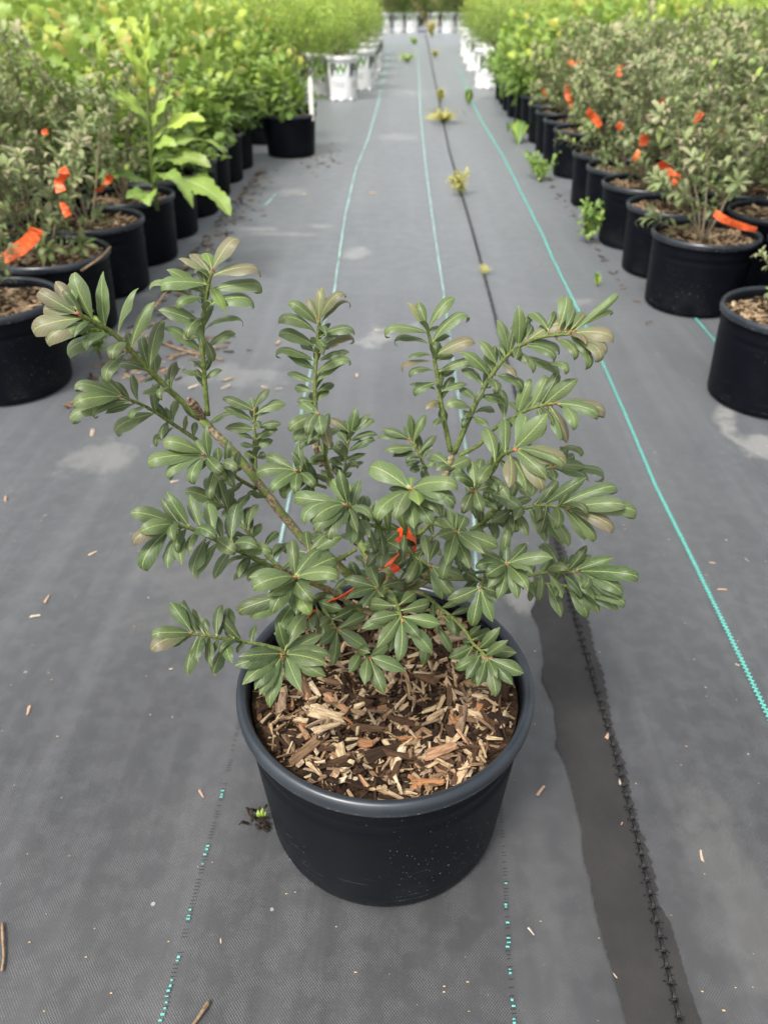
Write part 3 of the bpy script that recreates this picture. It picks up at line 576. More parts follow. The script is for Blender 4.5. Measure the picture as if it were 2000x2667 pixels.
 [(26,730,365,2,749,369,''),(31,732,370,50,710,370,''),(40,736,379,26,760,397,''),(45,738,384,68,724,389,''),(50,740,388,50,765,406,''),(8,718,344,37,715,335,''),(3,716,340,-17,732,331,'')])]
MAIN_TAPE = [([(-0.007, 0.665, 0.428), (-0.001, 0.66, 0.441), (0.007, 0.655, 0.447), (0.016, 0.665, 0.433), (0.016, 0.69, 0.403), (0.011, 0.7, 0.388), (-0.002, 0.7, 0.391)], (0, 0.5, 1), 0.014, 1), ([(0.012, 0.69, 0.4), (0.008, 0.68, 0.399), (0.002, 0.675, 0.396)], (1, 0, 0.5), 0.008, 2), ([(-0.002, 0.67, 0.406), (-0.017, 0.66, 0.394), (-0.026, 0.645, 0.399), (-0.04, 0.63, 0.398), (-0.059, 0.62, 0.388), (-0.076, 0.63, 0.367)], (0.3, -0.6, 0.75), 0.021, 3), ([(-0.011, 0.672, 0.385), (-0.005, 0.67, 0.382), (-0.006, 0.665, 0.381)], (1, 0, 0), 0.008, 4), ([(-0.095, 0.61, 0.37), (-0.113, 0.6, 0.352), (-0.126, 0.59, 0.353), (-0.131, 0.585, 0.352)], (0.4, -0.5, 0.75), 0.018, 5)]
TAPES = [([(0.931, 5.3, 0.555), (0.994, 5.32, 0.55), (1.072, 5.3, 0.548)], (0, 0, 1), 0.035, 'faded orange tape hanging level, highest over the right row'), ([(1.048, 4.4, 0.605), (1.065, 4.4, 0.575), (1.079, 4.4, 0.565)], (1, 0, 0), 0.04, 'short orange tape high on a shrub in the right block'), ([(0.876, 5.6, 0.391), (0.891, 5.6, 0.354), (0.899, 5.6, 0.329)], (1, 0, 0), 0.02, 'thin red tape over the far right pots'), ([(0.905, 4.9, 0.472), (0.915, 4.92, 0.425), (0.936, 4.9, 0.383), (0.958, 4.9, 0.351)], (1, 0, 0), 0.035, 'bright orange tape hanging down on the right row, left of the others'), ([(0.845, 4.0, 0.45), (0.884, 4.02, 0.423), (0.919, 4.0, 0.385)], (0.6, 0, 0.8), 0.034, 'red orange tape slanting down in the middle of the right row'), ([(0.899, 3.6, 0.453), (0.908, 3.6, 0.441), (0.917, 3.6, 0.429)], (1, 0, 0), 0.035, 'small orange tape knot on the right row'), ([(0.933, 3.3, 0.456), (0.939, 3.3, 0.434), (0.939, 3.3, 0.414)], (1, 0, 0), 0.035, 'orange tape hanging upright behind a right hand pot'), ([(0.935, 3.3, 0.392), (0.923, 3.3, 0.372), (0.908, 3.3, 0.355)], (0.6, 0, 0.8), 0.035, 'faded orange tape end lying by a right hand pot rim'), ([(0.909, 2.95, 0.415), (0.95, 2.98, 0.382), (0.973, 2.95, 0.366), (0.994, 2.95, 0.356), (0.96, 2.92, 0.343)], (0.5, 0, 0.85), 0.034, 'large red tape bow on the third shrub of the right row'), ([(1.007, 3.4, 0.568), (1.018, 3.4, 0.552), (1.019, 3.4, 0.541)], (1, 0, 0), 0.045, 'red tape knot in the middle of the right block'), ([(1.08, 3.2, 0.539), (1.094, 3.2, 0.526), (1.108, 3.2, 0.519)], (1, 0, 0.3), 0.05, 'round orange tape knot far right among the shrubs'), ([(1.163, 3.2, 0.495), (1.175, 3.2, 0.482), (1.192, 3.2, 0.474)], (1, 0, 0.2), 0.035, 'dark red tape scrap far right among the shrubs'), ([(0.936, 2.4, 0.373), (0.97, 2.4, 0.354), (1.03, 2.42, 0.331), (1.076, 2.4, 0.323)], (0.2, 0, 1), 0.022, 'long orange tape lying across the mulch of the second right pot'), ([(-1.005, 2.06, 0.4), (-1.018, 2.06, 0.38), (-1.053, 2.06, 0.354), (-1.094, 2.06, 0.331), (-1.127, 2.06, 0.312)], (0.6, 0, 0.8), 0.036, 'wide orange tape slanting down in front of the left pots'), ([(-0.981, 2.25, 0.515), (-0.974, 2.25, 0.499), (-1.005, 2.27, 0.475), (-0.997, 2.25, 0.453)], (1, 0, 0.2), 0.028, 'broken orange tape dangling on the second left shrub'), ([(-0.98, 2.2, 0.435), (-0.974, 2.2, 0.415), (-0.97, 2.2, 0.397)], (1, 0, 0.2), 0.022, 'red tape end hanging over the second left pot'), ([(-0.952, 2.55, 0.438), (-0.978, 2.55, 0.418), (-1.017, 2.57, 0.385)], (0.7, 0, 0.7), 0.03, 'orange red tape standing up over the third left pot'), ([(-0.99, 2.5, 0.4), (-1.014, 2.5, 0.376), (-1.033, 2.5, 0.357)], (0.7, 0, 0.7), 0.016, 'faded orange twisted tape end below the red tape on the left'), ([(-1.162, 2.6, 0.563), (-1.159, 2.6, 0.556), (-1.158, 2.6, 0.548)], (1, 0, 0), 0.022, 'small red tape scrap high in the left shrubs')]

# ------------------------------------------------------------------ pots and mulch
WALL = [(0, .004), (.140, .003), (.151, .004), (.1555, .008), (.1572, .016), (.158, .03), (.1628, .10), (.1676, .170), (.1684, .182), (.1676, .186), (.1678, .196), (.1694, .199), (.1700, .206), (.1695, .209),
        (.1712, .226), (.1718, .236), (.1665, .2465), (.1645, .236), (.1605, .18), (.16, .175)]
RIM = [(.1712, .2338), (.1745, .2332), (.1780, .2345), (.1797, .2385), (.1801, .2435), (.1795, .2485), (.1772, .2525), (.1738, .2545), (.1700, .2535), (.1675, .2508), (.1663, .2465)]
def wobble(v, amt, seed):
    out = []
    for x, y, z in v:
        a = math.atan2(y, x); k = 1 + amt * (math.sin(2 * a + seed) + .6 * math.sin(3 * a + seed * 2.3)) * (z / .25)
        out.append((x * k, y * k, z))
    return out
v, f = lathe(WALL, 96); wall_me = mesh_of('pot_wall', wobble(v, .002, 1), f, M_pot)
v, f = lathe(RIM, 96); rim_me = mesh_of('rim', wobble(v, .002, 1), f, M_rim)
def hz(x, y):
    r = math.hypot(x, y)
    return .214 + .010 * math.sin(x * 31 + 1) * math.cos(y * 27) * .6 + .013 * min(1, (r / .15) ** 2) - .006 * math.exp(-((x + .0) ** 2 + (y + .02) ** 2) / .0022)
def soil_mesh(zoff=0.0):
    rs = np.linspace(0, .163, 14); v = [(0, 0, hz(0, 0) + zoff)]; f = []; n = 40
    for r in rs[1:]:
        for i in range(n):
            a = 2 * math.pi * i / n; x, y = r * math.cos(a), r * math.sin(a)
            v.append((x, y, hz(x, y) + zoff + rng.uniform(-.003, .003)))
    for i in range(n): f.append((0, 1 + i, 1 + (i + 1) % n))
    for j in range(len(rs) - 2):
        for i in range(n):
            k = (i + 1) % n; f.append((1 + j * n + i, 1 + j * n + k, 1 + (j + 1) * n + k, 1 + (j + 1) * n + i))
    return mesh_of('mulch', v, f, M_soil)
def chip_shape(seed):
    rs = np.random.RandomState(seed); n = rs.randint(5, 7); rings = 4; v = []; f = []
    a0 = np.sort(rs.uniform(0, 2 * math.pi, n)) * .4 + np.linspace(0, 2 * math.pi, n, endpoint=False) * .6 + .4
    bend = rs.uniform(-.25, .25); taper = rs.uniform(.45, 1.0)
    for j in range(rings):
        t = j / (rings - 1)
        for a in a0:
            sx = (t - .5) + (rs.uniform(-.13, .13) if j in (0, rings - 1) else rs.uniform(-.03, .03))
            q = (1 - (1 - taper) * t) * rs.uniform(.85, 1.1)
            v.append((sx, .5 * math.cos(a) * q + bend * (t - .5) ** 2, .5 * math.sin(a) * q * rs.uniform(.8, 1.15)))
    for j in range(rings - 1):
        for i in range(n):
            k = (i + 1) % n; f.append((j * n + i, j * n + k, (j + 1) * n + k, (j + 1) * n + i))
    f.append(tuple(range(n))[::-1]); f.append(tuple((rings - 1) * n + i for i in range(n)))
    return v, f
CHIPS = [chip_shape(s) for s in range(14)]
chip_me = [mesh_of('wood_chip', v, f, M_chip, False) for v, f in CHIPS]
def chip_matrix(x, y, z, L, W, T, yaw, tilt, roll):
    return Matrix.Translation((x, y, z)) @ Matrix.Rotation(yaw, 4, 'Z') @ Matrix.Rotation(tilt, 4, 'Y') @ Matrix.Rotation(roll, 4, 'X') @ Matrix.Diagonal((L, W, T, 1))
def chips_joined(name, specs):
    V = []; F = []; Lu = []; T = []; o = 0
    for M, tint in specs:
        cv, cf = CHIPS[rng.randint(len(CHIPS))]; A = np.array(M); a = np.array(cv)
        V.append(a @ A[:3, :3].T + A[:3, 3]); Lu.append(a + rng.uniform(0, 50, 3)); T.append(np.tile((tint, 0, 0, 1), (len(a), 1)))
        F += [tuple(i + o for i in q) for q in cf]; o += len(a)
    return mesh_of(name, np.concatenate(V), F, M_chip_many, False, {'luv': np.concatenate(Lu), 'tint': np.concatenate(T)})
def litter_specs(n, rmax=.158, big=1.0, zoff=0.0, pale=False):
    out = []
    while len(out) < n:
        r = rmax * math.sqrt(rng.rand()); a = rng.uniform(0, 6.283); x, y = r * math.cos(a), r * math.sin(a)
        L = rng.choice([.008, .012, .016, .022]) * rng.uniform(.7, 1.3) * big; yaw = rng.uniform(0, 6.283)
        if max(math.hypot(x + L / 2 * math.cos(yaw), y + L / 2 * math.sin(yaw)), math.hypot(x - L / 2 * math.cos(yaw), y - L / 2 * math.sin(yaw))) > .162: continue
        out.append((chip_matrix(x, y, hz(x, y) + zoff + rng.uniform(-.001, .006), L, L * rng.uniform(.12, .42), L * rng.uniform(.08, .22), yaw, rng.uniform(-.4, .4), rng.uniform(-.7, .7)), rng.choice([.4, .5, .6, .68, .86, .95, .2, 1.0]) if pale else rng.rand() * (.45 if rng.rand() < .55 else 1)))
    return out

PX, PY = -.017, .621
pot = root('plant_pot', (PX, PY, 0), 'large black plastic pot with thick rolled rim standing alone on the fabric in the foreground', 'plant pot', 'black nursery pots')
link('pot_wall', wall_me, pot); link('rim', rim_me, pot)
mulch = link('mulch', soil_mesh(), pot)
props(link('chip_litter', chips_joined('chip_litter', litter_specs(2600)), mulch), kind='stuff')
made = 0
while made < 300:
    r = .157 * math.sqrt(rng.rand()); a = rng.uniform(0, 6.283); x, y = r * math.cos(a), r * math.sin(a)
    if y > .03 and rng.rand() < .55: continue
    L = rng.choice([.013, .018, .025, .035], p=[.32, .33, .22, .13]) * rng.uniform(.8, 1.2); yaw = rng.uniform(0, 6.283); dx, dy = L / 2 * math.cos(yaw), L / 2 * math.sin(yaw)
    if max(math.hypot(x + dx, y + dy), math.hypot(x - dx, y - dy)) > .161: continue
    if math.hypot(x, y + .02) < .05 and rng.rand() < .5: continue
    o = link('wood_chip', chip_me[rng.randint(len(chip_me))], mulch)
    o.matrix_basis = chip_matrix(x, y, hz(x, y) + rng.uniform(.004, .014), L, max(.004, L * rng.uniform(.16, .52)), rng.uniform(.003, .0075), yaw, rng.uniform(-.35, .35), rng.uniform(-.5, .5))
    made += 1

# ------------------------------------------------------------------ the shrub in the foreground
SHAPE_N = [leaf_shape(12, 6, k, h, fo, pk, ro, wv, s) for s, (k, h, fo, pk, ro, wv) in enumerate([(.7, .5, .16, .55, .5, .02), (1.0, .6, .2, .58, .55, .03), (.5, 1.0, .22, .52, .5, .02), (1.2, .4, .12, .6, .6, .02), (.35, .3, .25, .5, .35, .035), (.8, 1.1, .16, .57, .6, .02), (.6, .6, .1, .62, .7, .03)])]
SHAPE_H = [leaf_shape(16, 6, k, h, fo, pk, ro, .025, s + 20) for s, (k, h, fo, pk, ro) in enumerate([(.8, 1.7, .16, .55, .5), (1.0, 2.3, .18, .52, .55), (.8, 3.0, .16, .5, .5), (1.3, 1.6, .16, .58, .6)])]
def leaf_meshes(S, mat): return [mesh_of('leaf', v, f, mat, True, {'luv': l}) for v, f, l in S]
LN, LH = leaf_meshes(SHAPE_N, M_leaf), leaf_meshes(SHAPE_H, M_leaf)
B0 = Vector((PX + .017, .70, .222))
shrub = root('shrub', B0, 'dark green shrub with narrow curling leaves growing in the pot in the foreground', 'shrub', 'potted shrubs')
recs = []; stems = []; buds = MB()
for si, (bk, r0, r1, pts, leaves) in enumerate(SHOOTS):
    P = [Vector(p) / 1000 - B0 for p in pts]; S = spline(P, 6)
    S = [Vector(p) for p in S]
    if bk == 'wood':
        for i in range(1, len(S) - 1): S[i] = S[i] + Vector(rng.uniform(-.0008, .0008, 3))
    mb = MB(); mb.add(*tube(S, r0 / 1000, r1 / 1000, 8, .12 if bk != 'green' else .05))
    if bk == 'dead':
        for k in range(5):
            e = S[-1]; mb.add(*tube([e + Vector(rng.uniform(-.0015, .0015, 3)), e + Vector(rng.uniform(-.0035, .0035, 3)) + (S[-1] - S[-2]).normalized() * .004], .0012, .0006, 4))
    Lm = float(np.median([np.linalg.norm(np.array(q[:3]) - np.array(q[3:6])) for q in leaves])) / 1000 if leaves else 0
    up = Vector((0, 0, 1))
    for (bx, by, bz, tx, ty, tz, fl) in leaves:
        B = Vector((bx, by, bz)) / 1000 - B0; T = Vector((tx, ty, tz)) / 1000 - B0
        q = min(S, key=lambda p: (p - B).length); g = (q - B).length; k = S.index(q)
        if g < .02: B = q + (B - q) * .4; g *= .4
        if .0025 < g < .03: mb.add(*tube([q, (q + B) / 2 + up * .0005, B + (T - B) * .04], .0010, .0008, 5))
        ax = (S[min(k + 1, len(S) - 1)] - S[max(k - 1, 0)]).normalized()
        d = T - B; L = d.length
        e = B + (q - B) * .5 if g < .008 else B; buds.add(*tube([e - d * .03, e + d.normalized() * .0012 + ax * .0022], .0013, .0006, 5))
        n = up * .75 + ax * .45 + Vector(rng.uniform(-.35, .35, 3)) + Vector((0, -1, .35)) * rng.uniform(.3, 1.0)
        wr = rng.uniform(.32, .41)
        if 'w' in fl: wr = .17
        if L < .028: wr *= 1.15
        if L > .048: wr *= .9
        red = rng.uniform(.0, .18) if 'r' not in fl else rng.uniform(.7, 1.0)
        young = .45 if 'y' in fl else rng.uniform(0, .15)
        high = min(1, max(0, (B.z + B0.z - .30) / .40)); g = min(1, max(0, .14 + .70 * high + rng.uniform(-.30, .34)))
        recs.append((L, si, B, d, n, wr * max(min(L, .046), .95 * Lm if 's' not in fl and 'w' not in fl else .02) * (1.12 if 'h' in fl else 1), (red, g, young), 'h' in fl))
    # a few bud scales along the green shoots
    if bk == 'green':
        for p in S[3::3]:
            o = Vector(rng.uniform(-1, 1, 3)).normalized(); mb.add(*tube([p, p + o * (r0 / 1000 + .0012)], .0011, .0004, 4))
    stems.append(link('stem', mb.mesh('stem', {'wood': M_wood, 'green': M_green, 'dead': M_dead}[bk]), shrub))
props(link('bud', buds.mesh('bud', M_bud), shrub), kind='stuff')
recs.sort(key=lambda r: -r[0])
for L, si, B, d, n, wdt, tint, hook in recs[:300]:
    x, y, z = rot_frame(d, n); ms = LH if hook else LN
    o = link('leaf', ms[rng.randint(len(ms))], stems[si])
    M = Matrix((x * wdt, y * L, z * L)).transposed().to_4x4(); M.translation = B
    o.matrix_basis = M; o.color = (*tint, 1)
items = [(B, d, n, wdt, tint, (rng.randint(4) + 7) if hook else rng.randint(7)) for L, si, B, d, n, wdt, tint, hook in recs[300:]]
# the crosswise pairs of each shoot, shorter and partly hidden
for (bk, r0, r1, pts, leaves) in SHOOTS:
    if bk == 'green' and len(leaves) > 8:
        S = [Vector(p) for p in spline([Vector(p) / 1000 - B0 for p in pts], 6)]
        for k in range(4, len(S) - 1, 3):
            ax = (S[k + 1] - S[k - 1]).normalized(); u = Vector((0, 1, .25)); u = (u - ax * u.dot(ax)).normalized()
            for s in (-1, 1):
                if rng.rand() < .5: continue
                d = (u * s + ax * rng.uniform(.2, .8) + Vector(rng.uniform(-.5, .5, 3))).normalized() * rng.uniform(.026, .040)
                items.append((S[k], d, Vector((0, 0, 1)) + ax * .5 + Vector((0, -.4, .1)), .31 * d.length, (rng.uniform(0, .2), rng.uniform(0, .55), .08), rng.randint(11)))
# small inner leaves close to the woody frame
for (bk, r0, r1, pts, leaves) in SHOOTS:
    if bk == 'wood' and len(pts) > 3:
        S = spline([Vector(p) / 1000 - B0 for p in pts], 6)
        for k in range(3, len(S), 4):
            for s in (-1, 1):
                if rng.rand() < .25: continue
                d = Vector((s * rng.uniform(.3, 1), rng.uniform(-.6, .9), rng.uniform(-.1, .6))).normalized() * rng.uniform(.022, .038)
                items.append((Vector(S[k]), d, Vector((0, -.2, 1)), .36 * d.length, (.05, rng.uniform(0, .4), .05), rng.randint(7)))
props(link('foliage', leaf_many('foliage', SHAPE_N + SHAPE_H, items, M_leaf_many), shrub), kind='stuff')

# ------------------------------------------------------------------ orange flagging tape
def ribbon(P, wdir, width, seed=0):
    rs = np.random.RandomState(seed); P = spline(P, 5); v = []; f = []; n = len(P); tw = rs.uniform(-1.5, 1.5)
    for i, p in enumerate(P):
        wv = Vector(wdir).normalized(); t = Vector(P[min(i + 1, n - 1)] - P[max(i - 1, 0)]).normalized()
        wv = (wv - t * wv.dot(t)).normalized(); wv = Matrix.Rotation(rs.uniform(-.06, .06) + tw * (i / (n - 1) - .4), 3, t) @ wv; nn = t.cross(wv) * .0002
        p = Vector(p); a = wv * (width / 2 * rs.uniform(.93, 1.03)); cr = t.cross(wv) * (width * rs.uniform(-.05, .05))
        v += [p - a + nn, p + cr + nn, p + a + nn, p - a - nn, p + cr - nn, p + a - nn]
        if i:
            b = 6 * i; q = b - 6
            f += [(q, q + 1, b + 1, b), (q + 1, q + 2, b + 2, b + 1), (q + 4, q + 3, b + 3, b + 4), (q + 5, q + 4, b + 4, b + 5), (q + 3, q, b, b + 3), (q + 2, q + 5, b + 5, b + 2)]
    f += [(0, 3, 4, 1), (1, 4, 5, 2)]; e = 6 * (n - 1); f += [(e + 1, e + 4, e + 3, e), (e + 2, e + 5, e + 4, e + 1)]
    return v, f
mb = MB()
for P, wd, wt, s in MAIN_TAPE: mb.add(*ribbon(P, wd, wt, s))
props(link('flagging_tape', mb.mesh('flagging_tape', M_tape, False)), 'orange red tape tied round the stems of the foreground shrub', 'tape', 'orange flagging tapes')
for k, (P, wd, wt, lab) in enumerate(TAPES):
    v, f = ribbon(P, wd, wt, k + 40)
    props(link('flagging_tape', mesh_of('flagging_tape', v, f, M_tape_faded if 'faded' in lab else M_tape_bg, False)), lab, 'tape', 'orange flagging tapes')

# ------------------------------------------------------------------ plants of the nursery blocks: four kinds, five meshes each
LOW = [leaf_shape(4, 2, k, h, .25, .55, .2, 0, s + 60) for s, (k, h) in enumerate([(.5, .5), (.7, 1.2), (.3, .3), (.6, 1.8)])]
TINY = [leaf_shape(2, 2, .4, .4, .25, .5, 0, 0, s + 80) for s in range(3)]
LOBED = [leaf_shape(6, 2, k, .5, .2, .55, 0, .05, s + 90, lobes=1, blunt=.6) for s, k in enumerate((.3, .6, .9))]
def bush_meshes(seed):
    rs = np.random.RandomState(seed); mb = MB(); it = []
    nst = rs.randint(5, 8); H = rs.uniform(.38, .50)
    for i in range(nst):
        a = 2 * math.pi * (i + rs.uniform(-.4, .4)) / nst; lean = rs.uniform(.15, 1.0); hh = H * rs.uniform(.6, .95)
        top0 = Vector((math.cos(a) * .20 * lean, math.sin(a) * .20 * lean, hh))
        M0 = [Vector(p) for p in spline([Vector((math.cos(a) * .006, math.sin(a) * .006, -.01)), top0 * .4 + Vector((rs.uniform(-.02, .02), rs.uniform(-.02, .02), 0)), top0], 5)]
        mb.add(*tube(M0, .0045, .002, 5)); shoots = [(M0[-4], top0 * 1.02 + Vector((0, 0, .02)))]
        for j in range(rs.randint(4, 7)):
            f0 = M0[rs.randint(2, len(M0))]; b = a + rs.uniform(-1.3, 1.3); ln = rs.uniform(.09, .22); el = rs.uniform(.15, 1.3)
            shoots.append((f0, f0 + Vector((math.cos(b) * math.cos(el), math.sin(b) * math.cos(el), math.sin(el))) * ln))
        for f0, top in shoots:
            S = [Vector(p) for p in spline([f0, f0 * .5 + top * .5 + Vector((math.cos(a), math.sin(a), -.5)) * .012, top], max(4, int((top - f0).length / .026)))]
            mb.add(*tube(S, .0022, .0012, 4)); n = len(S); tw = rs.uniform(0, 3.14)
            for k in range(1, n):
                ax = (S[k] - S[k - 1]).normalized(); t = k / (n - 1); hgt = S[k].z / H
                if k % 2 and k < n - 2: continue
                for s in range(2 if k < n - 1 else 6):
                    ang = tw + k * .8 + s * 3.14 if k < n - 1 else s * 1.05
                    u = ax.orthogonal().normalized(); w_ = ax.cross(u)
                    d = (u * math.cos(ang) + w_ * math.sin(ang) + ax * rs.uniform(.3, .9) + Vector((0, 0, -.15))).normalized() * rs.uniform(.034, .052) * (.75 + .3 * t)
                    red = max(0, t - .5) * 2.0 * max(.1, min(1, hgt * 1.2)) * rs.uniform(.1, 1.0) if rs.rand() < .8 else 0
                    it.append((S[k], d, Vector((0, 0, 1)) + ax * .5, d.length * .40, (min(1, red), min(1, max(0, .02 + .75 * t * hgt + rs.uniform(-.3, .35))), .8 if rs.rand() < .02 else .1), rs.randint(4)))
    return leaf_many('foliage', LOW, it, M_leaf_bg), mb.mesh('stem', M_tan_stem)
def dome_meshes(seed, Rd, H, nl, ln, shapes, mat, wr, young_p, red_p, base=.0, clumps=70):
    rs = np.random.RandomState(seed); mb = MB(); it = []; cl = []
    for i in range(clumps):
        a = rs.uniform(0, 6.283); e = math.asin(rs.uniform(.0, 1)); k = rs.uniform(.45, 1.12)
        cl.append(Vector((math.cos(a) * math.cos(e) * Rd * k, math.sin(a) * math.cos(e) * Rd * k, base + H * (.06 + .94 * math.sin(e) * k) * rs.uniform(.85, 1.08))))
    for c_ in cl[::4]: mb.add(*tube(spline([Vector((0, 0, -.01)), Vector((c_.x * .35, c_.y * .35, c_.z * .45)), c_], 3), .005, .0015, 4))
    for i in range(nl):
        c_ = cl[rs.randint(len(cl))]; o = Vector(rs.normal(0, 1, 3)); o.z *= 1.2; p = c_ + o * (.034 if ln < .04 else .042)
        if p.z < .01: p.z = .02 + abs(o.z) * .03
        out = Vector((p.x, p.y, (p.z - base - H * .3))).normalized(); d = (out + Vector(rs.normal(0, .55, 3)) + Vector((0, 0, .1))).normalized() * ln * rs.uniform(.7, 1.25)
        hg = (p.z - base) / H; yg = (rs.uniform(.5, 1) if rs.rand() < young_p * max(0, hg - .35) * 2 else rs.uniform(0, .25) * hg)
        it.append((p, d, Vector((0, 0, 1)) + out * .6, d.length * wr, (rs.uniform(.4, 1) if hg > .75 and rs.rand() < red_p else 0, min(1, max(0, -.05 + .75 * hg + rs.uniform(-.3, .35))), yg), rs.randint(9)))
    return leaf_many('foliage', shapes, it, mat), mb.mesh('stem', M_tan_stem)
KINDS = {
    'bush': [bush_meshes(100 + i) for i in range(6)],
    'oak': [dome_meshes(200 + i, .25, .46, 330, .082, LOBED, M_oak, .70, .34, .2) for i in range(5)],
    'fine': [dome_meshes(300 + i, .36, .52, 2300, .034, TINY, M_fine, .5, .5, .0, clumps=110) for i in range(4)],
    'hedge': [dome_meshes(400 + i, .36, .62, 2000, .034, TINY, M_hedge, .5, .3, .0, clumps=100) for i in range(3)]}
def plant(kind, loc, label, group, s=1.0):
    r = root('shrub', loc, label, 'shrub', group, rng.uniform(0, 6.283), s * rng.uniform(.93, 1.07))
    fo, st = KINDS[kind][rng.randint(len(KINDS[kind]))]
    props(link('foliage', fo, r), kind='stuff'); link('stem', st, r)
    return r
bg_soil = soil_mesh(); bg_litter = [chips_joined('chip_litter', litter_specs(700, big=1.25, pale=True)) for _ in range(3)]
v, f = lathe(WALL, 48); wall_bg = mesh_of('pot_wall', v, f, M_pot)
v, f = lathe(RIM, 48); rim_bg = mesh_of('rim', v, f, M_rim)
def black_pot(x, y, label, group, s=1.0):
    r = root('plant_pot', (x, y, 0), label, 'plant pot', group, rng.uniform(0, 6.283), s)
    link('pot_wall', wall_bg, r); link('rim', rim_bg, r); m = link('mulch', bg_soil, r)
    props(link('chip_litter', bg_litter[rng.randint(3)], m), kind='stuff')
    return r
ORD = ['first', 'second', 'third', 'fourth', 'fifth', 'sixth', 'seventh', 'eighth', 'ninth', 'tenth', 'eleventh', 'twelfth', 'thirteenth', 'fourteenth', 'fifteenth', 'sixteenth', 'seventeenth', 'eighteenth', 'nineteenth', 'twentieth']
GP = 'black nursery pots'; GS = 'potted shrubs'
RIGHT_Y = [1.91, 2.65, 3.04, 3.43, 3.77, 4.13, 4.87, 5.25, 5.63, 6.02, 6.50, 6.90, 7.30, 7.70, 8.10, 8.50]
for i, y in enumerate(RIGHT_Y):
    x = 1.022 + rng.uniform(-.012, .012)
    black_pot(x, y, 'black pot, %s from the front in the row right of the aisle' % ORD[i], GP)
    if i == 0: plant('bush', (x + .03, y + .02, .222), 'grey green shrub in the nearest pot right of the aisle', GS, .62)
    elif y < 6.3: plant('bush', (x + rng.uniform(-.01, .02), y, .222), 'grey green shrub in the %s pot from the front right of the aisle' % ORD[i], GS, 1.0)
    else: plant('oak', (x, y, .222), 'light green shrub in the %s pot from the front right of the aisle' % ORD[i], GS, .9)
LEFT_Y = [1.93, 2.36, 2.76, 3.14, 3.52, 3.90, 4.28, 4.66, 5.04]
for i, y in enumerate(LEFT_Y):
    x = -1.13 + rng.uniform(-.015, .015) + (.02 if i == 5 else 0)
    black_pot(x, y, 'black pot, %s from the front in the row left of the aisle' % ORD[i], GP)
    if i == 0: plant('bush', (x - .05, y + .02, .222), 'low grey green shrub in the nearest pot left of the aisle', GS, .6)
    elif y < 3.4: plant('bush', (x - .02, y, .222), 'grey green shrub in the %s pot from the front left of the aisle' % ORD[i], GS, 1.0)
    else: plant('oak', (x - .04, y, .222), 'lobed green shrub in the %s pot from the front left of the aisle' % ORD[i], GS, .8)
black_pot(-.785, 5.47, 'black pot standing proud of the left row, just before the white pots', GP)
plant('oak', (-.80, 5.5, .222), 'rounded dark green shrub in the black pot next to the white tag', GS, .78)
black_pot(-1.02, 5.98, 'black pot half hidden behind the one with the white tag', GP)
plant('oak', (-1.05, 5.98, .222), 'light green shrub behind the pot with the white tag', GS, .9)

# white pots with printed letters
WP = [(0, .004), (.120, .003), (.128, .006), (.131, .02), (.132, .05), (.140, .17), (.149, .30), (.151, .345), (.1575, .347), (.159, .352), (.1585, .377), (.156, .381), (.150, .379), (.147, .33), (.146, .32)]
v, f = lathe(WP, 48); v = [(x, y, z) for x, y, z in v]; white_me = mesh_of('pot_wall', v, f, M_white)
v, f = lathe([(0, .34), (.08, .345), (.147, .338)], 24); white_soil = mesh_of('mulch', v, f, M_soil)
_mb = MB(); _mb.add(*tube([(.124, 0, -.0005), (.126, 0, .022)], .017, .017, 8)); foot_me = _mb.mesh('foot', M_white)
def text_mesh(name, txt, size, mat, z0, ang0, r_of):
    cu = bpy.data.curves.new(name, 'FONT'); cu.body = txt; cu.size = size; cu.align_x = 'CENTER'; cu.resolution_u = 3; cu.offset = .005
    ob = bpy.data.objects.new(name, cu); C.objects.link(ob); bpy.context.view_layer.update()
    me = bpy.data.meshes.new_from_object(ob.evaluated_get(bpy.context.evaluated_depsgraph_get())); bpy.data.objects.remove(ob)
    for vv in me.vertices:
        x, y = vv.co.x, vv.co.y; z = z0 + y; r = r_of(z) + .0015; a = ang0 + x / r; vv.co = (r * math.cos(a), r * math.sin(a), z)
    me.materials.clear(); me.materials.append(mat); me.name = name; return me
def wr(z): return .132 + (z - .05) * (.149 - .132) / .25
LOGO = []
for ang in (-1.75, -.35, 1.4, 3.1):
    LOGO.append(text_mesh('letter', 'P', .115, M_print_black, .235, ang - .26, wr))
    LOGO.append(text_mesh('letter', 'W', .115, M_print_green, .235, ang + .20, wr))
    LOGO.append(text_mesh('letter', '|', .115, M_print_black, .235, ang - .52, wr))
def print_lines():
    mb = MB()
    for ang in (-1.75, -.35, 1.4, 3.1):
        for k, (z, half) in enumerate([(.226, .42), (.212, .34), (.165, .45), (.150, .45), (.135, .38), (.120, .44)]):
            n = 16; v = []; f = []; h = .0028
            for i in range(n + 1):
                a = ang - half + 2 * half * i / n
                for zz in (z - h, z + h): r = wr(zz) + .0014; v.append((r * math.cos(a), r * math.sin(a), zz))
                if i and i % 5: f.append((2 * i - 2, 2 * i, 2 * i + 1, 2 * i - 1))
            mb.add(v, f)
    return mb.mesh('small_print', M_print_grey)
lines_me = print_lines()
def white_pot(x, y, label, s=1.0, rz=0.0):
    r = root('white_pot', (x, y, 0), label, 'plant pot', 'white printed nursery pots', rz, s)
    w_ = link('pot_wall', white_me, r); [setattr(link('foot', foot_me, w_), 'rotation_euler', (0, 0, math.pi * q / 4)) for q in range(8)]; link('mulch', white_soil, r)
    for m in LOGO: link('letter', m, r)
    props(link('small_print', lines_me, r), kind='stuff'); return r
GF = 'bright green shrubs in white pots'
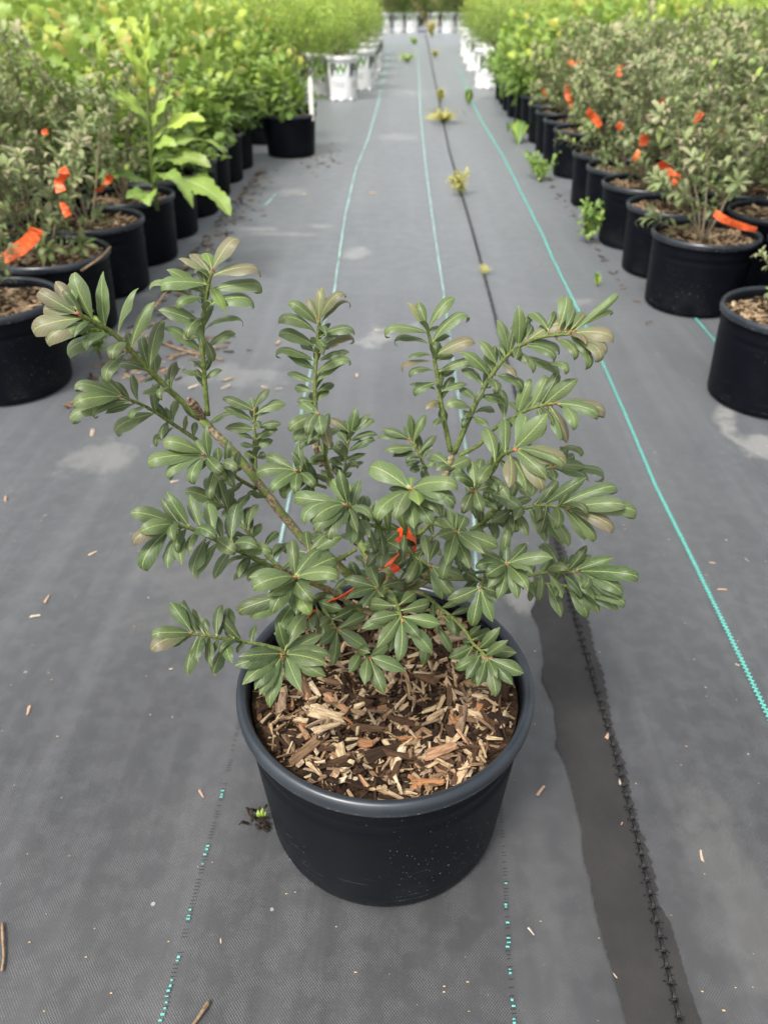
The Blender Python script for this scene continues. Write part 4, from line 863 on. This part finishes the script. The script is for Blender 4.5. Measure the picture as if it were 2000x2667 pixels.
WL = [(-.655, 8.42, 'white printed pot at the near corner of the left white pots'), (-.94, 8.80, 'white printed pot behind and left of the front white pot'), (-.515, 9.30, 'white printed pot on the left aisle edge, second in line'),
      (-.52, 10.4, 'white printed pot on the left aisle edge, third in line'), (-.50, 11.5, 'white printed pot on the left aisle edge, fourth in line'), (-.54, 12.7, 'white printed pot on the left aisle edge, fifth in line'), (-.58, 14.0, 'white printed pot on the left aisle edge, sixth in line')]
for x, y, lab in WL:
    white_pot(x, y, lab, 1, rng.uniform(-.1, .1)); pl = plant('fine', (x - .05, y, .375), lab.replace('white printed pot', 'green shrub in white pot'), GF, .86); pl.scale.x *= .8; pl.scale.y *= .8
WR = [(.865, 9.48, 'white printed pot at the front of the white pots on the right'), (.93, 10.4, 'white printed pot second in line right of the aisle'), (.90, 11.5, 'white printed pot third in line right of the aisle'), (.92, 12.7, 'white printed pot fourth in line right of the aisle'), (.95, 14.0, 'white printed pot fifth in line right of the aisle')]
for x, y, lab in WR:
    white_pot(x, y, lab, 1, rng.uniform(-.1, .1)); pl = plant('fine', (x + .05, y, .375), lab.replace('white printed pot', 'green shrub in white pot'), GF, .86); pl.scale.x *= .8; pl.scale.y *= .8
for i, x in enumerate((-1.30, -.95, -.60, -.27, .05, .55, .89, 1.23, 1.57)):
    yy = 20.9 + (.1 if i % 2 else 0)
    white_pot(x, yy, 'white printed pot, %s from the left in the row closing the aisle' % ORD[i], 1.06)
    plant('hedge', (x, yy + .05, .33), 'dark green shrub in the %s white pot from the left across the aisle end' % ORD[i], 'shrubs closing the aisle', 1.15)
    plant('hedge', (x + .15, yy + .55, .10), 'dark green shrub, %s from the left in the second line across the aisle end' % ORD[i], 'shrubs closing the aisle', 1.5)

# the blocks behind the front rows
def block(side):
    x0 = 1.022 if side > 0 else -1.13; nm = 'right' if side > 0 else 'left'
    for k in range(1, 13):
        st = .40 if k < 4 else .46; x = x0 + side * (.36 * min(k, 3) + .46 * max(0, k - 3)); y = 1.95 + (.2 if k % 2 else 0); m = 0
        while y < 8.6:
            ax = abs(x)
            if ax < .52 * y + .35 and not (k > 3 and y < 2.6):
                if side > 0: kd = 'bush' if y < 6.2 - .18 * k + .6 else 'oak'
                else: kd = 'bush' if y < 3.55 + .10 * k else 'oak'
                where = '%s line from the aisle, %s from the front, %s block' % (ORD[k], ORD[m], nm)
                if k <= 2: black_pot(x, y, 'black pot in the ' + where, 'black pots inside the %s block' % nm)
                if not (side > 0 and k > 6 and y > 6.8):
                    s_ = 1.05 if kd == 'bush' else rng.uniform(.85, 1.15)
                    plant(kd, (x + rng.uniform(-.04, .04), y + rng.uniform(-.04, .04), .222 if k <= 2 else .12), {'bush': 'grey green shrub in the ', 'oak': 'yellow green shrub in the '}[kd] + where, ('grey green' if kd == 'bush' else 'lobed') + ' shrubs of the %s block' % nm, s_ * (1 if k <= 2 else 1.2))
                m += 1
            y += st
    y = 8.7; row = 0
    while y < 17:
        st = .66 if y < 11 else .95; m = 0
        for k in range(0, 15):
            x = x0 + side * (.02 + st * k) + (side * .3 if row % 2 else 0)
            if y < 9.6 and side > 0 and k == 0: continue
            if abs(x) > .50 * y + .1 or abs(x) < 1.1: continue
            if side > 0 and x > .45 * y: continue
            plant('fine', (x + rng.uniform(-.08, .08), y + rng.uniform(-.08, .08), .16), 'bright green shrub of the far %s block, %s cross row, %s from the aisle' % (nm, ORD[row], ORD[m]), 'fine leaved shrubs of the far %s block' % nm, 1.38 * rng.uniform(.9, 1.1)); m += 1
        y += st; row += 1
block(-1); block(1)

# ------------------------------------------------------------------ tall weed on the left, weeds in the aisle
def weed_leaf_shape(seed, rows=26, k1=.9, k2=.4, wave=.09):
    v, f, l = leaf_shape(rows, 6, k1, k2, .30, .58, .1, wave, seed, lobes=.42, blunt=.4); return v, f, l
WLEAF = [leaf_meshes([weed_leaf_shape(500 + i, 26, k, h)], M_weed)[0] for i, (k, h) in enumerate([(.5, .3), (1.0, .4), (1.5, .6)])]
base = Vector((-.955, 2.96, .235))
tw = root('tall_weed', base, 'tall bright green weed with long toothed leaves leaning out of the left row', 'weed')
link('stem', MB_mesh('stem', M_green, [(spline([(0, 0, 0), (.012, -.01, .18), (.04, -.02, .38), (.075, -.03, .56)], 5), .009, .003, 8)]), tw)
for (b, t, wd, n, k, tint) in [
    ((.005, -.01, .10), (.325, -.20, .03), .085, (.25, -.2, 1), 1, (.15, .75, .25)), ((.008, 0, .13), (.255, -.12, .175), .07, (-.1, -.3, 1), 1, (.35, .55, .2)), ((.0, -.01, .05), (.03, -.17, .055), .065, (0, -.8, .6), 1, (0, .8, .3)),
    ((.02, -.01, .22), (.235, -.03, .31), .06, (-.2, -.4, 1), 1, (0, .7, .85)), ((.02, -.01, .2), (.14, -.10, .24), .05, (-.2, -.5, 1), 1, (0, .6, .4)), ((0, 0, .05), (-.05, -.17, .08), .055, (0, -.8, .6), 0, (0, .6, .2)),
    ((.03, -.01, .27), (.14, -.05, .39), .042, (-.5, -.6, .5), 0, (0, .6, .5)), ((.03, -.01, .30), (-.08, -.04, .42), .042, (.5, -.6, .5), 0, (0, .55, .5)), ((.05, -.02, .42), (.10, -.05, .56), .03, (-.5, -.6, .3), 0, (0, .7, .7)),
    ((.05, -.02, .40), (-.01, -.05, .55), .03, (.5, -.6, .3), 0, (0, .7, .7)), ((.07, -.03, .52), (.09, -.04, .63), .02, (0, -1, .2), 0, (0, .7, .9)), ((.07, -.03, .52), (.03, -.02, .60), .02, (.3, -1, .2), 0, (0, .7, .9)),
    ((.005, -.01, .14), (.30, -.05, .20), .06, (-.1, -.3, 1), 2, (.2, .5, .2)), ((.0, -.01, .09), (.20, -.22, .06), .06, (.2, -.4, 1), 2, (.1, .5, .2)), ((.0, .0, .08), (-.18, -.12, .12), .06, (.2, -.3, 1), 1, (0, .5, .1)), ((.01, 0, .16), (.20, .05, .10), .06, (.1, -.1, 1), 2, (.1, .5, .2))]:
    d = Vector(t) - Vector(b); x, y, z = rot_frame(d, n); L = d.length
    o = link('leaf', WLEAF[k], tw); M = Matrix((x * wd * 1.08, y * L, z * L)).transposed().to_4x4(); M.translation = Vector(b); o.matrix_basis = M; o.color = (*tint, 1)

def small_weed(name, loc, label, h, spread, n, tint, mat, nar=.16, lean=(0, 0), stemmy=False):
    r = root(name, loc, label, 'weed', 'weeds growing through the fabric')
    ms = WEEDM[mat]; mb = MB()
    for i in range(n):
        a = rng.uniform(0, 6.283); u = rng.uniform(.25, 1)
        tip = Vector((math.cos(a) * spread * u + lean[0], math.sin(a) * spread * u * .8 + lean[1], h * rng.uniform(.45, 1.0)))
        if stemmy:
            S = spline([(0, 0, 0), tip * .5 + Vector((0, 0, .01)), tip], 4); mb.add(*tube(S, .0018, .0009, 4))
            for p in S[2:]:
                for q in range(3):
                    d = (Vector(rng.normal(0, 1, 3)) + Vector((0, 0, .7))).normalized() * h * .26
                    x, y, z = rot_frame(d, (0, -.3, 1)); o = link('leaf', ms[rng.randint(len(ms))], r)
                    M = Matrix((x * d.length * nar * 1.4, y * d.length, z * d.length)).transposed().to_4x4(); M.translation = Vector(p); o.matrix_basis = M
                    o.color = (tint[0] * rng.rand(), min(1, tint[1] * rng.uniform(.6, 1.4)), tint[2] * rng.rand(), 1)
        else:
            x, y, z = rot_frame(tip, (0, -.2, 1)); L = tip.length; o = link('leaf', ms[rng.randint(len(ms))], r)
            M = Matrix((x * L * nar, y * L, z * L)).transposed().to_4x4(); M.translation = Vector((0, 0, .002)); o.matrix_basis = M
            o.color = (tint[0] * rng.rand(), min(1, tint[1] * rng.uniform(.6, 1.4)), tint[2] * rng.rand(), 1)
    if stemmy: link('stem', mb.mesh('stem', M_tan_stem), r)
    return r
WEEDM = {'green': leaf_meshes(LOW, M_weed), 'dry': leaf_meshes(LOW, M_dry)}
small_weed('weed', (.292, 4.30, 0), 'thin yellowing weed with forked stems, nearest the camera in the seam', .13, .10, 7, (.4, .8, .6), 'dry', .22, stemmy=True)
small_weed('weed', (.285, 6.90, 0), 'wide flat yellow weed lying across the seam', .055, .20, 80, (.5, .9, 1), 'dry', .11)
small_weed('weed', (.306, 8.17, 0), 'small yellow weed in the seam behind the flat yellow one', .13, .07, 16, (.3, .9, 1), 'dry', .28)
small_weed('weed', (.569, 8.03, 0), 'small pale green weed on the teal line right of the seam', .15, .08, 16, (0, 1, .7), 'green', .28)
small_weed('weed', (-.025, 12.68, 0), 'bright green weed mat left of the middle teal line', .10, .17, 34, (0, 1, .9), 'green', .25)
small_weed('weed', (.093, 16.7, 0), 'farthest bright green weed in the middle of the aisle', .10, .2, 26, (0, 1, .9), 'green', .28)
small_weed('weed', (.39, 13.5, 0), 'small brownish weed far along the seam', .12, .1, 16, (1, .8, .5), 'dry', .3)
small_weed('weed', (.473, 18.9, 0), 'yellow brown weed before the white pots closing the aisle', .3, .22, 36, (.8, .8, .6), 'dry', .2)
small_weed('weed', (.312, 2.95, 0), 'tiny dry grass tuft in the seam behind the foreground shrub', .035, .05, 12, (.7, .5, .3), 'dry', .12)
small_weed('weed', (.729, 2.83, 0), 'tiny green seedling alone on the fabric right of the teal line', .05, .022, 5, (0, 1, .9), 'green', .4)
small_weed('weed', (.77, 4.66, 0), 'sprawling grey green weed at the foot of the right row', .13, .12, 13, (0, .5, .4), 'green', .3, (.03, .12), True)
small_weed('weed', (.79, 5.9, 0), 'bright green weed growing along the far right pots', .09, .09, 18, (0, .4, .4), 'green', .25, (0, .15))
small_weed('weed', (.80, 3.42, 0), 'thin green weed between the second and third pots on the right', .16, .05, 6, (0, .5, .4), 'green', .25, (.02, 0), True)
small_weed('weed', (1.11, 2.02, .222), 'bright green weed standing in the nearest right hand pot', .13, .06, 16, (0, .9, .8), 'green', .2)
small_weed('weed', (-.93, 2.1, 0), 'thin green weed beside the nearest left hand pot', .12, .05, 5, (0, .5, .5), 'green', .25, (0, .02), True)
clod = props(link('soil_clod', mesh_of('soil_clod', [], [], M_clod)), 'dark clod of soil with a green seedling beside the foreground pot', 'soil clod')
specs = MB()
for i in range(30):
    v, f = chip_shape(900 + i); p = Vector((rng.normal(0, .009), rng.normal(0, .009), .003 + abs(rng.normal(0, .006)))); s = rng.uniform(.004, .012)
    M = Matrix.Translation(p) @ Matrix.Rotation(rng.uniform(0, 6), 4, 'Z') @ Matrix.Rotation(rng.uniform(-.8, .8), 4, 'Y') @ Matrix.Diagonal((s, s * rng.uniform(.3, .8), s * rng.uniform(.3, .7), 1))
    specs.add([M @ Vector(q) for q in v], f)
clod.data = specs.mesh('soil_clod', M_clod, False); clod.location = (-.190, .578, 0)
for i in range(5):
    d = Vector((rng.uniform(-.5, .5), rng.uniform(-.5, .2), 1)).normalized() * .016; x, y, z = rot_frame(d, (0, -1, .5)); o = link('leaf', WEEDM['green'][i % 4], clod)
    M = Matrix((x * .006, y * d.length, z * d.length)).transposed().to_4x4(); M.translation = Vector((.006, .003, .012)); o.matrix_basis = M; o.color = (0, .6, .5, 1)

# ------------------------------------------------------------------ tags, twigs and loose chips
def stake(x, y, z, h, wd, label, lean=0.0):
    b = MB(); a = [(-wd / 2, -.001, 0), (wd / 2, -.001, 0), (wd / 2, .001, 0), (-wd / 2, .001, 0)]
    b.add([(p[0], p[1], 0) for p in a] + [(p[0] + lean, p[1], h * .93) for p in a] + [(p[0] * .5 + lean, p[1], h) for p in a],
          [(3, 2, 1, 0), (0, 1, 5, 4), (1, 2, 6, 5), (2, 3, 7, 6), (3, 0, 4, 7), (4, 5, 9, 8), (5, 6, 10, 9), (6, 7, 11, 10), (7, 4, 8, 11), (8, 9, 10, 11)])
    props(link('plant_tag', b.mesh('plant_tag', M_tag, False), None, (x, y, z)), label, 'plant tag')
stake(-.628, 5.40, .215, .25, .028, 'white plant tag standing at the rim of a black pot before the white pots')
stake(.775, 8.75, .28, .18, .035, 'pale plant tag at the edge of the right shrubs before the white pots', -.03)
def twig(P, r, label, group='twigs on the ground fabric'):
    mb = MB(); r *= .62; mb.add(*tube(spline(P, 4), r, r * .75, 7, .15)); props(link('twig', mb.mesh('twig', M_twig)), label, 'twig', group)
twig([(-.480, .435, .004), (-.470, .415, .005), (-.461, .397, .004), (-.456, .381, .004)], .0028, 'thin pale twig at the left edge of the picture near the bottom')
twig([(-.208, .356, .005), (-.213, .345, .006), (-.222, .330, .005)], .0042, 'short dark brown twig at the bottom edge left of the pot')
twig([(-.766, 2.22, .006), (-.68, 2.15, .012), (-.554, 2.10, .006)], .007, 'long brown twig lying beside the left row of pots')
twig([(-.72, 2.11, .006), (-.64, 2.17, .01), (-.56, 2.20, .006)], .006, 'brown twig crossed over a longer one by the left pots')
twig([(-.90, 2.05, .01), (-.80, 2.25, .10), (-.74, 2.38, .17)], .005, 'bare pale stem leaning up beside the left row of pots')
twig([(-.98, 2.22, .235), (-.93, 2.26, .262), (-.905, 2.30, .285)], .005, 'pale stick poking over the rim of the second pot on the left')
M_loose = [plain('pale_chip', (.44, .34, .24), .8, .2, .2, 60), plain('pink_chip', (.40, .27, .19), .8, .2, .25, 60), plain('grey_chip', (.40, .34, .27), .8, .2, .3, 60)]
LOOSE = [(-.796, 1.647, .05, 'tan chip near the pale silt patch on the left'), (-.887, 1.346, .035, 'tan chip at the far left edge of the fabric'), (-.773, 1.286, .014, 'tiny round chip left of the lower leaves'), (-.624, 1.158, .028, 'slim chip left of the lower left branches'),
         (-.662, 1.019, .032, 'slim pale chip just above the dark lump on the left'), (-.665, .974, .028, 'dark woody lump on the fabric at the left'), (-.384, .854, .010, 'tiny pale speck left of the lowest branch'), (-.586, .76, .026, 'small brown chip low on the left'),
         (-.600, 1.922, .05, 'pale chip under the upright left shoot'), (-.526, 1.428, .03, 'dull chip between the left shoots'), (-.278, .62, .022, 'pointed tan flake left of the pot'), (-.209, .423, .009, 'tiny yellow seed left of the pot bottom'),
         (.619, 1.165, .018, 'round tan bit beside the bright teal line, far one'), (.611, 1.084, .026, 'brown flake right of the bright teal line'), (.692, 1.176, .018, 'white flake at the right edge near the teal line'), (.572, .892, .012, 'small tan bit touching the bright teal line'),
         (.204, .639, .030, 'reddish chip between the pot and the damp strip'), (.166, .445, .016, 'small angular tan chip below the pot on the right'), (.403, .548, .024, 'curved yellow chip right of the seam'), (.320, .736, .022, 'brown chip caught in the upper seam'),
         (.320, .655, .018, 'orange chip caught in the seam'), (.256, .397, .009, 'pale sliver on the damp strip near the bottom'), (.308, .59, .008, 'tiny yellow bit on the damp strip'), (-.357, 1.914, .035, 'flat chip left of the upright middle shoot'),
         (-.398, 1.926, .03, 'paler chip next to the flat one by the middle shoot'), (-.406, 2.246, .05, 'grey lump left of the middle shoot'), (-.089, 2.362, .04, 'tan clump on the silt between the two tall shoots'), (-.139, 2.01, .035, 'pink chip between the two tall shoots'),
         (-.21, 2.048, .03, 'pale bit right of the middle shoot'), (.451, 1.499, .045, 'reddish chip left of the bright teal line'), (-.192, 4.347, .07, 'brown leaf bit far along the aisle'), (.541, 3.096, .04, 'pale chip beside the teal line, far off'), (-.508, 1.922, .045, 'orange tan chip under the left shoots')]
for i, (x, y, L, lab) in enumerate(LOOSE):
    cv, cf = CHIPS[i % len(CHIPS)]; me = mesh_of('loose_chip', cv, cf, M_loose[i % 3], False)
    o = link('loose_chip', me); T = min(.009, max(.0022, L * .16)); L *= .6; T *= .7; o.matrix_basis = chip_matrix(x, y, T * .5 + (.003 if .24 < x < .345 and y < 1.2 else .0), L, L * rng.uniform(.26, .45), T, rng.uniform(0, 6.283) if i not in (16, 20) else (.9 if i == 16 else 1.5), 0, 0)
    props(o, lab, 'wood chip', 'wood chips scattered on the fabric')
specs = []
for i in range(620):
    if i < 420: y = rng.uniform(1.75, 5.0); x = -1.13 + .19 + abs(rng.normal(0, .045)) + (.10 if rng.rand() < .2 else 0) * rng.rand() + .02
    elif i < 520: y = rng.uniform(1.95, 2.4); x = rng.normal(-.72, .10)
    elif i < 560: y = rng.uniform(2.4, 5); x = .84 - abs(rng.normal(0, .02))
    else: x = rng.normal(-.62, .08); y = rng.normal(5.3, .25) - .1
    L = rng.uniform(.010, .032)
    specs.append((chip_matrix(x, y, .004, L, L * rng.uniform(.2, .5), L * .15, rng.uniform(0, 6.28), rng.uniform(-.15, .15), rng.uniform(-.2, .2)), rng.choice([.12, .2, .3, .34, .45, .88]) + rng.uniform(-.05, .05)))
props(link('chip_spill', chips_joined('chip_spill', specs)), 'spilled brown bark chips on the fabric along the pots', 'bark chips', kind='stuff')
mb = MB(); 
for i in range(420):                                       # specks of grit and soil on the fabric
    y = .3 + 2.6 * rng.rand() ** 1.5; x = rng.uniform(-1, 1) * (.5 + .45 * y); s = rng.uniform(.0007, .0022); v, f = CHIPS[rng.randint(14)]
    mb.add([(x + a * s * 1.5, y + b * s, .001 + c_ * s * .7 + s * .2) for a, b, c_ in v], f)
props(link('grit', mb.mesh('grit', M_pebble, False)), 'fine grit scattered over the dark fabric', 'grit', kind='stuff')
for o in scn.objects:                                      # keep every name plain
    o.name = o.name
